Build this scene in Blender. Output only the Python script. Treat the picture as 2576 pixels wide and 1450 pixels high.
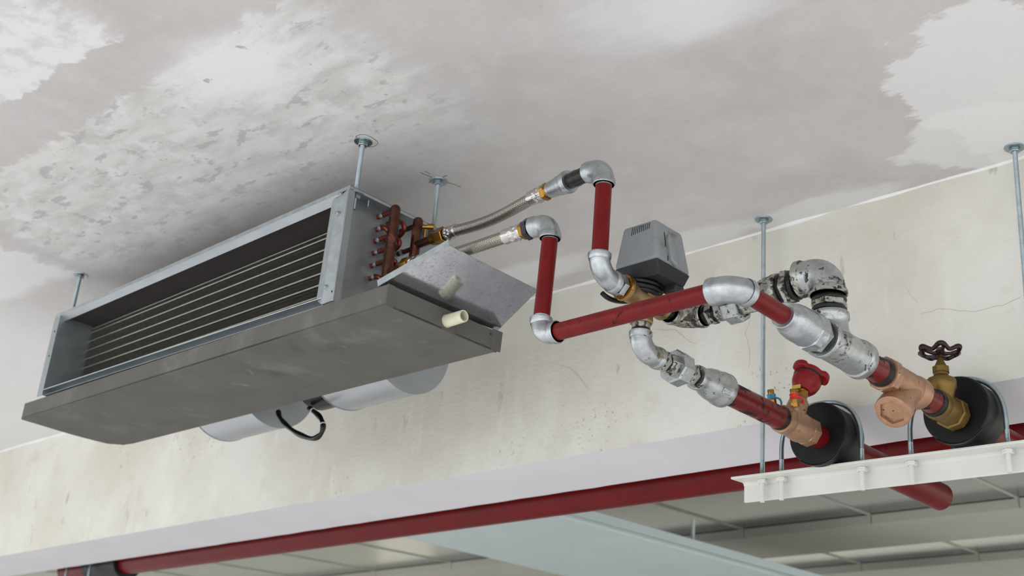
import bpy, bmesh, math, random
from mathutils import Vector, Matrix, noise
random.seed(7)
for o in list(bpy.data.objects):
    bpy.data.objects.remove(o)
scene = bpy.context.scene
col = scene.collection
V = Vector
EYE = V((0, 0, 1.6))          # camera stands here; all layout below is measured from it
# ------------------------------------------------------------------ camera, world, exposure
F = 3280.3                    # focal length in pixels of the 2576 px wide frame
RIGHT = V((0.72299538, 0.68625767, 0.07954927))
DOWN = V((-0.21642249, 0.33433576, -0.91726818))
FWD = V((-0.65607849, 0.64596441, 0.3902448))
cam_d = bpy.data.cameras.new('camera')
cam_d.sensor_width = 36.0
cam_d.lens = F * 36.0 / 2576.0
cam_d.clip_start = 0.05
cam_d.dof.use_dof = True
cam_d.dof.focus_distance = 2.25
cam_d.dof.aperture_fstop = 6.3
cam = bpy.data.objects.new('camera', cam_d)
mw = Matrix((RIGHT, -DOWN, -FWD)).transposed().to_4x4()
mw.translation = EYE
cam.matrix_world = mw
col.objects.link(cam)
scene.camera = cam
w = bpy.data.worlds.new('sky')
scene.world = w
w.use_nodes = True
wb_ = w.node_tree.nodes['Background']
wb_.inputs[0].default_value = (0.93, 0.96, 1.0, 1)
wb_.inputs[1].default_value = 1.5
sun_d = bpy.data.lights.new('sun_offscreen', 'SUN')
sun_d.energy = 3.8
sun_d.angle = math.radians(2)
sun_d.color = (1.0, 0.97, 0.93)
sun = bpy.data.objects.new('sun_offscreen', sun_d)
sun.rotation_euler = V((-0.2, 1.0, -0.74)).to_track_quat('-Z', 'Y').to_euler()   # daylight falling on the floor behind the photographer
sun.location = (1, -6, 8)
col.objects.link(sun)
scene.view_settings.view_transform = 'Standard'
scene.view_settings.look = 'None'
scene.view_settings.gamma = 1.0
scene.view_settings.use_curve_mapping = False
scene.view_settings.exposure = 0.52


def ray(px, py):
    return RIGHT * ((px - 1288) / F) + DOWN * ((py - 725) / F) + FWD


def at(px, py, **k):
    d = ray(px, py)
    (a, v), = k.items()
    return d * (v / d['xyz'.index(a)])


# ------------------------------------------------------------------ materials
def S(r, g, b):
    def c(x):
        x /= 255.0
        return x / 12.92 if x <= 0.04045 else ((x + 0.055) / 1.055) ** 2.4
    return (c(r), c(g), c(b), 1)


class NT:
    def __init__(self, name):
        self.m = bpy.data.materials.new(name)
        self.m.use_nodes = True
        self.t = self.m.node_tree
        self.b = self.t.nodes['Principled BSDF']
        self.tc = self.t.nodes.new('ShaderNodeTexCoord')

    def n(self, kind, **k):
        x = self.t.nodes.new('ShaderNode' + kind)
        for a, v in k.items():
            setattr(x, a, v)
        return x

    def link(self, a, b):
        self.t.links.new(a, b)

    def put(self, sock, v):
        if isinstance(v, bpy.types.NodeSocket):
            self.link(v, sock)
        else:
            sock.default_value = v

    def math(self, op, a, b=0.0, clamp=False):
        x = self.n('Math', operation=op, use_clamp=clamp)
        self.put(x.inputs[0], a)
        self.put(x.inputs[1], b)
        return x.outputs[0]

    def noise(self, scale, detail=4, rough=0.55, vec=None, dist=0.0, out='Fac'):
        x = self.n('TexNoise')
        x.inputs['Scale'].default_value = scale
        x.inputs['Detail'].default_value = detail
        x.inputs['Roughness'].default_value = rough
        x.inputs['Distortion'].default_value = dist
        self.link(vec or self.tc.outputs['Object'], x.inputs['Vector'])
        return x.outputs[out]

    def ramp(self, v, lo, hi):
        x = self.n('MapRange', interpolation_type='SMOOTHSTEP')
        self.put(x.inputs['Value'], v)
        x.inputs['From Min'].default_value = lo
        x.inputs['From Max'].default_value = hi
        return x.outputs['Result']

    def mix(self, f, a, b):
        x = self.n('Mix', data_type='RGBA')
        self.put(x.inputs['Factor'], f)
        self.put(x.inputs['A'], a)
        self.put(x.inputs['B'], b)
        return x.outputs['Result']

    def mapping(self, loc=(0, 0, 0), rot=(0, 0, 0), scale=(1, 1, 1), vec=None):
        x = self.n('Mapping')
        x.inputs['Location'].default_value = loc
        x.inputs['Rotation'].default_value = rot
        x.inputs['Scale'].default_value = scale
        self.link(vec or self.tc.outputs['Object'], x.inputs['Vector'])
        return x.outputs['Vector']

    def bump(self, h, strength, dist):
        x = self.n('Bump')
        x.inputs['Strength'].default_value = strength
        x.inputs['Distance'].default_value = dist
        self.put(x.inputs['Height'], h)
        self.link(x.outputs['Normal'], self.b.inputs['Normal'])


def mat(name, c, rough=0.5, metal=0.0, var=0.12, vscale=30, bump=0.0, bscale=300, bdist=0.001,
        stains=(), coat=0.0, rvar=0.0, spec=0.5):
    k = NT(name)
    c0 = tuple(x * (1 - var) for x in c[:3]) + (1,)
    c1 = tuple(min(1, x * (1 + var)) for x in c[:3]) + (1,)
    out = k.mix(k.ramp(k.noise(vscale), 0.3, 0.7), c0, c1)
    dirt = None
    for (sc, scale, lo, hi) in stains:
        f = k.ramp(k.noise(scale, 7, 0.65, dist=0.4), lo, hi)
        out = k.mix(f, out, sc)
        dirt = f if dirt is None else k.math('MAXIMUM', dirt, f)
    k.link(out, k.b.inputs['Base Color'])
    k.b.inputs['Roughness'].default_value = rough
    k.b.inputs['Metallic'].default_value = metal
    k.b.inputs['Specular IOR Level'].default_value = spec
    if rvar:
        k.link(k.math('ADD', rough - rvar / 2, k.math('MULTIPLY', k.noise(vscale * 2), rvar)), k.b.inputs['Roughness'])
    if dirt is not None:
        k.link(k.math('ADD', rough, k.math('MULTIPLY', dirt, 0.75 - rough)), k.b.inputs['Roughness'])
        if metal:
            k.link(k.math('MULTIPLY', k.math('SUBTRACT', 1.0, dirt), metal), k.b.inputs['Metallic'])
    if coat:
        k.b.inputs['Coat Weight'].default_value = coat
        k.b.inputs['Coat Roughness'].default_value = 0.15
    if bump:
        k.bump(k.noise(bscale, 5), bump, bdist)
    return k.m


BLACK = S(22, 20, 18)
BROWN = S(70, 58, 38)
M = {}
M['galv'] = mat('galvanised_steel', S(176, 184, 186), 0.38, 0.85, 0.10, 60, 0.04, 400, rvar=0.2)
M['galv_dull'] = mat('dull_galvanised_steel', S(160, 166, 168), 0.42, 0.8, 0.06, 14, rvar=0.15)
M['zinc'] = mat('blue_zinc', S(158, 172, 176), 0.32, 0.92, 0.1, 80)
M['silver'] = mat('aluminium_paint', S(168, 173, 175), 0.29, 0.94, 0.12, 90, 0.42, 480, 0.0010, stains=((S(112, 112, 108), 90, 0.62, 0.72),))
M['silver_dirty'] = mat('stained_aluminium_paint', S(168, 172, 172), 0.31, 0.9, 0.12, 80, 0.42, 460, 0.0010,
                        stains=((S(92, 78, 48), 30, 0.56, 0.66), (S(36, 32, 26), 62, 0.575, 0.64)))
M['silver_filthy'] = mat('grimy_aluminium_paint', S(168, 168, 160), 0.36, 0.8, 0.12, 60, 0.4, 220, 0.0016,
                         stains=((S(62, 54, 36), 55, 0.49, 0.60), (BLACK, 90, 0.53, 0.60)))
M['red'] = mat('red_oxide_paint', S(97, 12, 12), 0.36, 0.0, 0.14, 25, 0.15, 200, stains=((S(40, 11, 10), 45, 0.605, 0.70),), spec=0.2)
M['red_dirty'] = mat('smeared_red_paint', S(97, 12, 12), 0.28, 0.0, 0.15, 25, 0.2, 160,
                     stains=((S(18, 11, 11), 30, 0.48, 0.58),), spec=0.28)
M['red_main'] = mat('red_gloss_paint', S(94, 12, 14), 0.36, 0.0, 0.08, 10, 0.05, 60, spec=0.16)
M['red_knob'] = mat('red_plastic', S(122, 14, 18), 0.4, 0, 0.08, 30, spec=0.3)
M['wheel'] = mat('dark_maroon_paint', S(34, 8, 12), 0.26, 0, 0.15, 50, 0.1, 200, spec=0.35)
M['tape'] = mat('black_jointing_paste', S(10, 9, 9), 0.25, 0, 0.2, 100, 0.6, 250, 0.002, spec=0.3)
M['rubber'] = mat('black_rubber_foam', S(14, 15, 16), 0.45, 0, 0.25, 18, 0.12, 120, spec=0.25)
M['iron'] = mat('black_iron', S(24, 24, 24), 0.32, 0.2, 0.2, 60, 0.25, 200, spec=0.4)
M['brass'] = mat('brass', S(152, 112, 50), 0.25, 0.95, 0.12, 60)
M['brass_cast'] = mat('cast_brass', S(144, 120, 86), 0.40, 0.8, 0.14, 60, 0.25, 300)
M['brass_old'] = mat('dull_cast_brass', S(112, 90, 44), 0.45, 0.75, 0.15, 50, 0.25, 300, stains=((S(40, 34, 22), 60, 0.60, 0.72),))
M['bronze'] = mat('cast_bronze', S(160, 124, 98), 0.42, 0.7, 0.12, 50, 0.3, 300, stains=((S(40, 28, 22), 50, 0.59, 0.66),))
M['copper'] = mat('oxidised_copper', S(84, 52, 40), 0.36, 0.75, 0.3, 40, 0.1, 200,
                  stains=((S(124, 66, 44), 40, 0.57, 0.66), (S(46, 32, 28), 50, 0.56, 0.66)))
M['copper_red'] = mat('red_copper', S(132, 62, 50), 0.34, 0.75, 0.2, 60)
M['steel'] = mat('stainless_steel', S(186, 184, 178), 0.22, 0.95, 0.06, 80)
M['plastic'] = mat('grey_plastic', S(124, 128, 129), 0.45, 0, 0.04, 30, 0.05, 500, stains=((S(100, 96, 86), 18, 0.56, 0.68), (S(52, 42, 28), 34, 0.625, 0.67)))
M['plastic_dark'] = mat('charcoal_plastic', S(32, 34, 36), 0.5, 0, 0.06, 30, spec=0.35)
M['cable'] = mat('black_cable', S(10, 10, 11), 0.35, 0, 0.1, 30, spec=0.35)
M['white'] = mat('white_gloss_paint', S(200, 202, 194), 0.35, 0, 0.03, 20, 0.15, 90, stains=((S(140, 138, 130), 40, 0.70, 0.76),))
M['foam'] = mat('grey_tray_coating_with_smears', S(86, 84, 78), 0.78, 0, 0.10, 9, 0.14, 210,
                stains=((S(104, 102, 95), 5, 0.54, 0.74), (S(122, 119, 114), 12, 0.62, 0.74), (S(64, 61, 57), 6, 0.58, 0.78)))
M['lining'] = mat('dark_foam_lining', S(50, 45, 42), 0.85, 0, 0.1, 20)
M['fin'] = mat('aluminium_fins', S(150, 150, 144), 0.45, 0.8, 0.12, 120)
M['dark_disc'] = mat('painted_dark_disc', S(38, 38, 36), 0.6, 0.3, 0.2, 60)  # flat discs coloured dark for the shade inside bolt and rivet holes
M['tube'] = mat('coil_tube_aluminium', S(148, 146, 132), 0.35, 0.85, 0.1, 60)
M['fan'] = mat('fan_housing_zinc', S(178, 182, 185), 0.35, 0.75, 0.05, 12)
M['pvc'] = mat('ivory_pvc', S(206, 202, 176), 0.4, 0, 0.05, 40)
M['blue'] = mat('blue_plastic', S(52, 122, 150), 0.4, 0, 0.05, 40)
M['red_cap'] = mat('bright_red_plastic', S(206, 24, 30), 0.35, 0, 0.05, 40)
M['yellow'] = mat('yellow_sticker', S(190, 160, 70), 0.5, 0, 0.1, 40)
M['pencil'] = mat('pencil_line', S(60, 58, 56), 0.8)
M['crack'] = mat('hairline_crack', S(168, 165, 154), 0.9)
M['floor'] = mat('concrete_floor', S(184, 183, 185), 0.6, 0, 0.08, 2)
M['panel'] = mat('grey_metal_ceiling_panel', S(106, 112, 112), 0.18, 0.3, 0.05, 3)
M['board'] = mat('cream_ceiling_board', S(178, 177, 164), 0.6, 0, 0.04, 3)
M['duct'] = mat('pale_grey_green_duct', S(186, 200, 198), 0.5, 0, 0.03, 3)

# galvanised sheet with spangle, mirror-like enough to show the tray beside it
k = NT('spangled_galvanised_sheet')
f = k.ramp(k.noise(150, 5, 0.7), 0.50, 0.72)
f2 = k.ramp(k.noise(28, 3), 0.35, 0.65)
k.link(k.mix(f, k.mix(f2, S(206, 208, 213), S(196, 198, 204)), S(150, 153, 160)), k.b.inputs['Base Color'])
k.b.inputs['Metallic'].default_value = 0.97
k.link(k.math('ADD', 0.12, k.math('MULTIPLY', f, 0.15)), k.b.inputs['Roughness'])
k.bump(k.noise(240, 3), 0.02, 0.001)
M['sheet'] = k.m

# braided hose: two families of helical strands from the hose's own length and turn coordinates
k = NT('stainless_braid')
sep = k.n('SeparateXYZ')
k.link(k.tc.outputs['UV'], sep.inputs[0])
ua = k.math('MULTIPLY', sep.outputs[0], 2 * math.pi * 12)
va = k.math('MULTIPLY', sep.outputs[1], 2 * math.pi * 340)
sa = k.math('SINE', k.math('ADD', k.math('MULTIPLY', ua, 0.67), va))
sb = k.math('SINE', k.math('SUBTRACT', ua, k.math('MULTIPLY', va, 0.5)))
h = k.math('ADD', sa, k.math('MULTIPLY', sb, 0.35))
k.link(k.mix(k.ramp(h, -0.3, 0.6), S(96, 93, 84), S(206, 201, 188)), k.b.inputs['Base Color'])
k.b.inputs['Metallic'].default_value = 0.95
k.b.inputs['Roughness'].default_value = 0.26
k.bump(h, 0.35, 0.0008)
M['braid'] = k.m


# ceiling: grey plaster, ragged lime-white patches and mottled damp spots
def ceiling_mat():
    k = NT('patched_ceiling_plaster')
    P = k.tc.outputs['Object']
    n1 = k.noise(5.0, 9, 0.62)
    n2 = k.noise(16.0, 8, 0.6)
    st = k.noise(1.0, 8, 0.62, vec=k.mapping(rot=(0, 0, math.radians(-20)), scale=(7, 22, 7)))
    ragged = k.math('ADD', k.math('MULTIPLY', k.math('SUBTRACT', n1, 0.5), 1.5),
                    k.math('MULTIPLY', k.math('SUBTRACT', st, 0.5), 0.9))

    def blob(px, py, a, b, rot, soft=0.12, rag=1.0):
        """white patch centred where the picture point falls on the ceiling; half sizes in metres"""
        c = at(px, py, z=1.28)
        vm = k.n('VectorMath', operation='SUBTRACT')
        k.link(P, vm.inputs[0])
        vm.inputs[1].default_value = (c.x, c.y, 0)
        mp = k.mapping(rot=(0, 0, -math.radians(rot)), scale=(1 / a, 1 / b, 0), vec=vm.outputs[0])
        ln = k.n('VectorMath', operation='LENGTH')
        k.link(mp, ln.inputs[0])
        d = k.math('ADD', ln.outputs['Value'], k.math('MULTIPLY', ragged, rag))
        return k.ramp(d, 1.0 + soft, 1.0 - soft)
    base = k.mix(k.ramp(n1, 0.3, 0.7), S(182, 179, 176), S(192, 190, 187))
    base = k.mix(k.math('MULTIPLY', k.ramp(n2, 0.45, 0.75), 0.35), base, S(204, 202, 197))
    c = base
    white = S(222, 222, 220)
    # formwork strips run along x: weathered field over the unit, bare strip, then the next white field
    sp = k.n('SeparateXYZ')
    k.link(P, sp.inputs[0])
    wob = k.math('ADD', k.math('MULTIPLY', k.math('SUBTRACT', n1, 0.5), 0.10), k.math('MULTIPLY', k.math('SUBTRACT', n2, 0.5), 0.09))
    wob2 = k.math('MULTIPLY', k.math('SUBTRACT', st, 0.5), 0.22)

    def rect(x0, x1, y0, y1, sx0, sx1, sy0, sy1):
        xx = k.math('ADD', sp.outputs[0], k.math('ADD', wob2, wob))
        yy = k.math('ADD', sp.outputs[1], wob)
        f_ = k.math('MULTIPLY', k.ramp(xx, x0 - sx0, x0 + sx0), k.ramp(xx, x1 + sx1, x1 - sx1))
        return k.math('MULTIPLY', f_, k.math('MULTIPLY', k.ramp(yy, y0 - sy0, y0 + sy0), k.ramp(yy, y1 + sy1, y1 - sy1)))
    big = rect(-2.98, -1.62, 1.005, 1.46, .05, .08, .008, .16)
    field = k.mix(k.ramp(st, 0.36, 0.70), S(208, 208, 204), S(188, 187, 183))
    field = k.mix(k.math('MULTIPLY', k.ramp(n2, 0.50, 0.66), 0.8), field, S(216, 216, 214))
    field = k.mix(k.math('MULTIPLY', k.ramp(k.noise(1.0, 7, 0.6, vec=k.mapping(rot=(0, 0, .25), scale=(13, 26, 13)), dist=0.2), 0.57, 0.62), 0.75), field, S(172, 170, 167))
    c = k.mix(big, c, field)
    c = k.mix(k.math('MULTIPLY', rect(-4.5, -1.97, .2, .872, .05, .05, .05, .006), k.math('ADD', 0.35, k.math('MULTIPLY', k.ramp(n2, .62, .45), 0.55))), c, white)
    c = k.mix(k.math('MULTIPLY', rect(-4.6, -3.06, .9, 1.40, .1, .02, .05, .03), 0.7), c, white)
    c = k.mix(k.math('MULTIPLY', rect(-7, -3.5, .9, 2.3, .1, .25, .05, .03), 0.6), c, white)
    for (px, py, a, b, r, s, amt) in ((600, 175, .16, .09, 10, .6, .95), 
                                      
                                      (1640, 20, .16, .10, 0, .5, .55), (1790, 10, .12, .08, 0, .4, .5),
                                      (2530, 200, .16, .28, -8, .06, .75), (2480, 340, .20, .10, 0, .1, .7),
                                      (2080, 520, .16, .05, 0, .3, .6), (1700, 620, .2, .06, 0, .3, .55),
                                      (1330, 690, .2, .05, 0, .3, .55)):
        f = k.math('MULTIPLY', blob(px, py, a, b, r, s), amt)
        c = k.mix(f, c, white)
    # ochre damp edge near the unit, and small grey mould spots
    c = k.mix(k.math('MULTIPLY', blob(560, 640, .45, .05, 0, .6, 0.5), 0.35), c, S(150, 140, 118))
    spot = k.math('MULTIPLY', k.ramp(k.noise(34, 4, 0.5), 0.66, 0.74), k.math('ADD', 0.12, k.math('MULTIPLY', big, 0.5)))
    c = k.mix(spot, c, S(140, 138, 134))
    vo = k.n('TexVoronoi')
    vo.inputs['Scale'].default_value = 16
    k.link(P, vo.inputs['Vector'])
    dots = k.math('MULTIPLY', k.ramp(vo.outputs['Distance'], 0.035, 0.02), k.ramp(k.noise(3, 2), 0.5, 0.6))
    c = k.mix(dots, c, S(84, 80, 76))
    k.link(c, k.b.inputs['Base Color'])
    k.b.inputs['Roughness'].default_value = 0.8
    k.bump(k.math('ADD', k.math('MULTIPLY', n2, 0.6), k.noise(60, 5)), 0.25, 0.003)
    return k.m


def plaster_mat():
    k = NT('cream_beam_plaster')
    n1 = k.noise(2.4, 8, 0.6)
    n2 = k.noise(60, 7, 0.65)
    smear = k.noise(1.0, 6, 0.6, vec=k.mapping(scale=(14, 14, 3.5)))
    c = k.mix(k.ramp(n1, 0.32, 0.68), S(198, 196, 182), S(214, 213, 205))
    c = k.mix(k.math('MULTIPLY', k.ramp(smear, 0.56, 0.74), 0.35), c, S(226, 226, 220))
    c = k.mix(k.math('MULTIPLY', k.ramp(k.noise(6, 9, 0.68), 0.56, 0.76), 0.55), c, S(184, 181, 164))
    sc = k.ramp(k.noise(1.0, 5, 0.55, vec=k.mapping(loc=(3, 1, 2), scale=(22, 22, 8))), 0.655, 0.73)
    c = k.mix(k.math('MULTIPLY', sc, 0.6), c, S(152, 149, 136))
    c = k.mix(k.math('MULTIPLY', k.math('MULTIPLY', k.ramp(k.noise(110, 3), 0.62, 0.70), k.ramp(k.noise(4, 3), 0.58, 0.68)), 0.7), c, S(110, 106, 92))
    k.link(c, k.b.inputs['Base Color'])
    k.b.inputs['Roughness'].default_value = 0.8
    gr = k.noise(1.0, 7, 0.65, vec=k.mapping(rot=(0, .3, 0), scale=(30, 30, 75)))
    k.bump(k.math('ADD', k.math('ADD', k.math('MULTIPLY', n2, 0.4), k.math('MULTIPLY', gr, 0.7)), k.math('MULTIPLY', n1, 1.2)), 0.5, 0.004)
    return k.m


M['ceiling'] = ceiling_mat()
M['plaster'] = plaster_mat()
M['soffit'] = mat('pale_grey_soffit_paint', S(204, 203, 205), 0.7, 0, 0.03, 4, 0.1, 60)


# ------------------------------------------------------------------ mesh helpers
def basis(d):
    d = V(d).normalized()
    a = V((0, 0, 1)) if abs(d.z) < 0.9 else V((1, 0, 0))
    x = d.cross(a).normalized()
    return x, d.cross(x).normalized(), d


class MB:
    def __init__(self):
        self.v, self.f, self.uv = [], [], {}

    def ring(self, c, x, y, r, seg, rot=0.0):
        i = len(self.v)
        for s in range(seg):
            a = 2 * math.pi * s / seg + rot
            self.v.append(c + x * (r * math.cos(a)) + y * (r * math.sin(a)))
        return i

    def skin(self, a, b, seg):
        for s in range(seg):
            t = (s + 1) % seg
            self.f.append((a + s, a + t, b + t, b + s))

    def lathe(self, prof, o, d, seg=32, rot=0.0, cap0=True, cap1=True):
        o = V(o)
        x, y, d = basis(d)
        prev = None
        for (t, r) in prof:
            i = self.ring(o + d * t, x, y, max(r, 1e-5), seg, rot)
            if prev is None:
                if cap0:
                    self.f.append(tuple(range(i + seg - 1, i - 1, -1)))
            else:
                self.skin(prev, i, seg)
            prev = i
        if cap1:
            self.f.append(tuple(range(prev, prev + seg)))
        return self

    def sweep(self, pts, rad, seg=20, cap=True, uv=False, squash=None):
        pts = [V(p) for p in pts]
        n = len(pts)
        x = None
        prev = None
        run = 0.0
        for i, p in enumerate(pts):
            d = (pts[min(i + 1, n - 1)] - pts[max(i - 1, 0)]).normalized()
            if x is None:
                x, y, d = basis(d)
            else:
                x = (x - d * x.dot(d)).normalized()
                y = d.cross(x)
                run += (p - pts[i - 1]).length
            r = rad[i] if isinstance(rad, (list, tuple)) else rad
            sg = seg + 1 if uv else seg
            j = len(self.v)
            for s in range(sg):
                a = 2 * math.pi * s / seg
                self.v.append(p + x * (r * math.cos(a)) + y * (r * math.sin(a)))
                if uv:
                    self.uv[j + s] = (s / seg, run)
            if prev is not None:
                for s in range(seg):
                    t = s + 1 if uv else (s + 1) % seg
                    self.f.append((prev + s, prev + t, j + t, j + s))
            elif cap:
                self.f.append(tuple(range(j + seg - 1, j - 1, -1)))
            prev = j
        if cap:
            self.f.append(tuple(range(prev, prev + seg)))
        return self

    def hexa(self, P):
        """eight corners: bottom loop of four then top loop of four"""
        i = len(self.v)
        self.v += [V(p) for p in P]
        for q in ((3, 2, 1, 0), (4, 5, 6, 7), (0, 1, 5, 4), (1, 2, 6, 5), (2, 3, 7, 6), (3, 0, 4, 7)):
            self.f.append(tuple(i + a for a in q))
        return self

    def box(self, a, b):
        (x0, y0, z0), (x1, y1, z1) = a, b
        return self.hexa([(x0, y0, z0), (x1, y0, z0), (x1, y1, z0), (x0, y1, z0),
                          (x0, y0, z1), (x1, y0, z1), (x1, y1, z1), (x0, y1, z1)])

    def quadslab(self, q, off):
        """four corners thickened by the vector off"""
        q = [V(p) for p in q]
        return self.hexa(q + [p + V(off) for p in q])

    def prism(self, poly, off):
        poly = [V(p) for p in poly]
        n = len(poly)
        i = len(self.v)
        self.v += poly + [p + V(off) for p in poly]
        self.f.append(tuple(range(i + n - 1, i - 1, -1)))
        self.f.append(tuple(range(i + n, i + 2 * n)))
        for s in range(n):
            t = (s + 1) % n
            self.f.append((i + s, i + t, i + n + t, i + n + s))
        return self

    def build(self, name, m, parent=None, smooth=35, bevel=0.0, seg=2):
        org = parent['_o'] if parent is not None else None
        loc = V(org) if org is not None else None
        if loc is None:
            c = V((0, 0, 0))
            for p in self.v:
                c += p
            c /= len(self.v)
            zmin = min(p.z for p in self.v)
            loc = V((c.x, c.y, zmin))
        me = bpy.data.meshes.new(name)
        me.from_pydata([p - loc for p in self.v], [], self.f)
        if self.uv:
            l = me.uv_layers.new(name='UVMap')
            for lp in me.loops:
                l.data[lp.index].uv = self.uv.get(lp.vertex_index, (0, 0))
        bm = bmesh.new()
        bm.from_mesh(me)
        bmesh.ops.recalc_face_normals(bm, faces=bm.faces)
        bm.to_mesh(me)
        bm.free()
        if smooth:
            for p in me.polygons:
                p.use_smooth = True
            me.set_sharp_from_angle(angle=math.radians(smooth))
        me.materials.append(M[m] if isinstance(m, str) else m)
        o = bpy.data.objects.new(name, me)
        col.objects.link(o)
        if bevel:
            md = o.modifiers.new('bevel', 'BEVEL')
            md.width = bevel
            md.segments = seg
            md.limit_method = 'ANGLE'
            md.angle_limit = math.radians(40)
        o['_o'] = tuple(loc)
        if parent is not None:
            o.parent = parent
        else:
            o.location = loc + EYE
        return o


def tag(o, label, cat, group=None):
    o['label'] = label
    o['category'] = cat
    if group:
        o['group'] = group
    return o


def thing(name, label, cat, loc, group=None):
    o = bpy.data.objects.new(name, None)
    col.objects.link(o)
    o.empty_display_size = 0.05
    o.location = V(loc) + EYE
    o['_o'] = tuple(loc)
    return tag(o, label, cat, group)


def struct(o, label=None):
    o['kind'] = 'structure'
    if label:
        o['label'] = label
    return o


X, Y, Z = V((1, 0, 0)), V((0, 1, 0)), V((0, 0, 1))


def bez(a, b, c, d, n=16):
    return [a * (1 - t) ** 3 + b * (3 * t * (1 - t) ** 2) + c * (3 * t * t * (1 - t)) + d * t ** 3
            for t in [i / n for i in range(n + 1)]]


def thread(r, pitch, L):
    prof = []
    n = int(L / pitch)
    for i in range(n):
        prof += [(i * pitch, r * 0.9), (i * pitch + pitch * 0.5, r)]
    prof.append((L, r * 0.9))
    return prof


def hexprof(L, r, c=0.0012):
    return [(0, r * 0.9), (c, r), (L - c, r), (L, r * 0.9)]


# ------------------------------------------------------------------ the setting
CZ = 1.28                      # ceiling above the eye
BY0, BY1, BZ = 2.193, 2.4375, 0.8385
m = MB().box((-8, -0.35, CZ), (1.6, BY0 + 0.02, CZ + 0.18))
ceil = struct(m.build('ceiling', 'ceiling', smooth=0), 'patched grey plaster ceiling with white lime stains')
# keep plaster texture in eye coordinates: object origin moved to the eye's plan position
for v_ in ceil.data.vertices:
    v_.co += ceil.location - V((EYE.x, EYE.y, CZ + EYE.z))
ceil.location = V((EYE.x, EYE.y, CZ + EYE.z))
ceil['_o'] = (0, 0, CZ)

# dropped beam: front face rough cream plaster, underside painted; slightly uneven arrises
m = MB()
nx = 240
x0, x1 = -7.5, 3.0
rows = []
for i in range(nx + 1):
    x = x0 + (x1 - x0) * i / nx
    j = noise.noise(V((x * 9, 0, 3))) * 0.0016
    j2 = noise.noise(V((x * 12, 5, 3))) * 0.0016
    rows.append([V((x, BY0 + noise.noise(V((x * 3, 2, 1))) * 0.003, CZ)), V((x, BY0 + j, BZ + j)), V((x, BY1 + j2 * 0.6, BZ + j2)),
                 V((x, BY1, CZ + 0.18)), V((x, BY0, CZ + 0.18))])
for r_ in rows:
    m.v += r_
for i in range(nx):
    a, b = i * 5, i * 5 + 5
    for q in range(5):
        t = (q + 1) % 5
        m.f.append((a + q, a + t, b + t, b + q))
m.f.append((0, 1, 2, 3, 4))
m.f.append(tuple(nx * 5 + q for q in (4, 3, 2, 1, 0)))
beam = struct(m.build('ceiling_beam', 'plaster', smooth=0), 'cream plastered concrete beam under the ceiling')
beam.data.materials.append(M['soffit'])
for p in beam.data.polygons:
    if p.normal.z < -0.7:
        p.material_index = 1
m = MB().box((-14, -14, -1.7), (14, 14, -1.6))
struct(m.build('floor', 'floor', smooth=0), 'smooth grey concrete floor')
# cove of white filler along the ceiling and beam joint
m = MB()
pts = [V((-7.4 + i * 0.045, BY0 + 0.002, CZ - 0.001 + noise.noise(V((i * .31, 1, 7))) * 0.003)) for i in range(210)]
m.sweep(pts, [0.0048 + 0.004 * noise.noise(V((i * .4, 7, 2))) for i in range(210)], 8)
M['filler'] = mat('white_filler', S(226, 225, 222), 0.7, 0, 0.03, 20, 0.3, 80, 0.002)
struct(m.build('trim_1', 'filler'), 'white filler bead along the ceiling and beam joint')

# hairline cracks in the beam face (picture points dropped on the face)
def crack(pts, parent, r=0.0003):
    P = []
    for (a, b) in zip(pts[:-1], pts[1:]):
        A, B = at(*a, y=BY0 - 0.0004), at(*b, y=BY0 - 0.0004)
        for i in range(6):
            q = A.lerp(B, i / 6)
            P.append(q + V((noise.noise(q * 40) * .004, 0, noise.noise(q * 47 + V((3, 3, 3))) * .004)))
    MB().sweep(P, r, 5).build('hairline_crack', 'crack', parent)


crack([(2165, 590), (2205, 640), (2250, 670), (2290, 740), (2318, 768)], beam)
crack([(2316, 792), (2360, 775), (2440, 785), (2520, 770), (2575, 746)], beam)
crack([(1650, 828), (1700, 832), (1735, 860), (1762, 866)], beam)
crack([(1890, 800), (1875, 840), (1885, 880), (1890, 920)], beam)
crack([(1372, 880), (1385, 910), (1440, 930), (1490, 990)], beam)

# suspended ceiling of the next bay: glossy grey metal panels between plain cream rows
e2 = V((-.101, 1.384, .1)).normalized()
BGO = V((0, 3.7, 1.28))
BGN = X.cross(e2).normalized()


def bgp(a, t, d=0.0):
    return BGO + X * a + e2 * t + BGN * d


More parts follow.
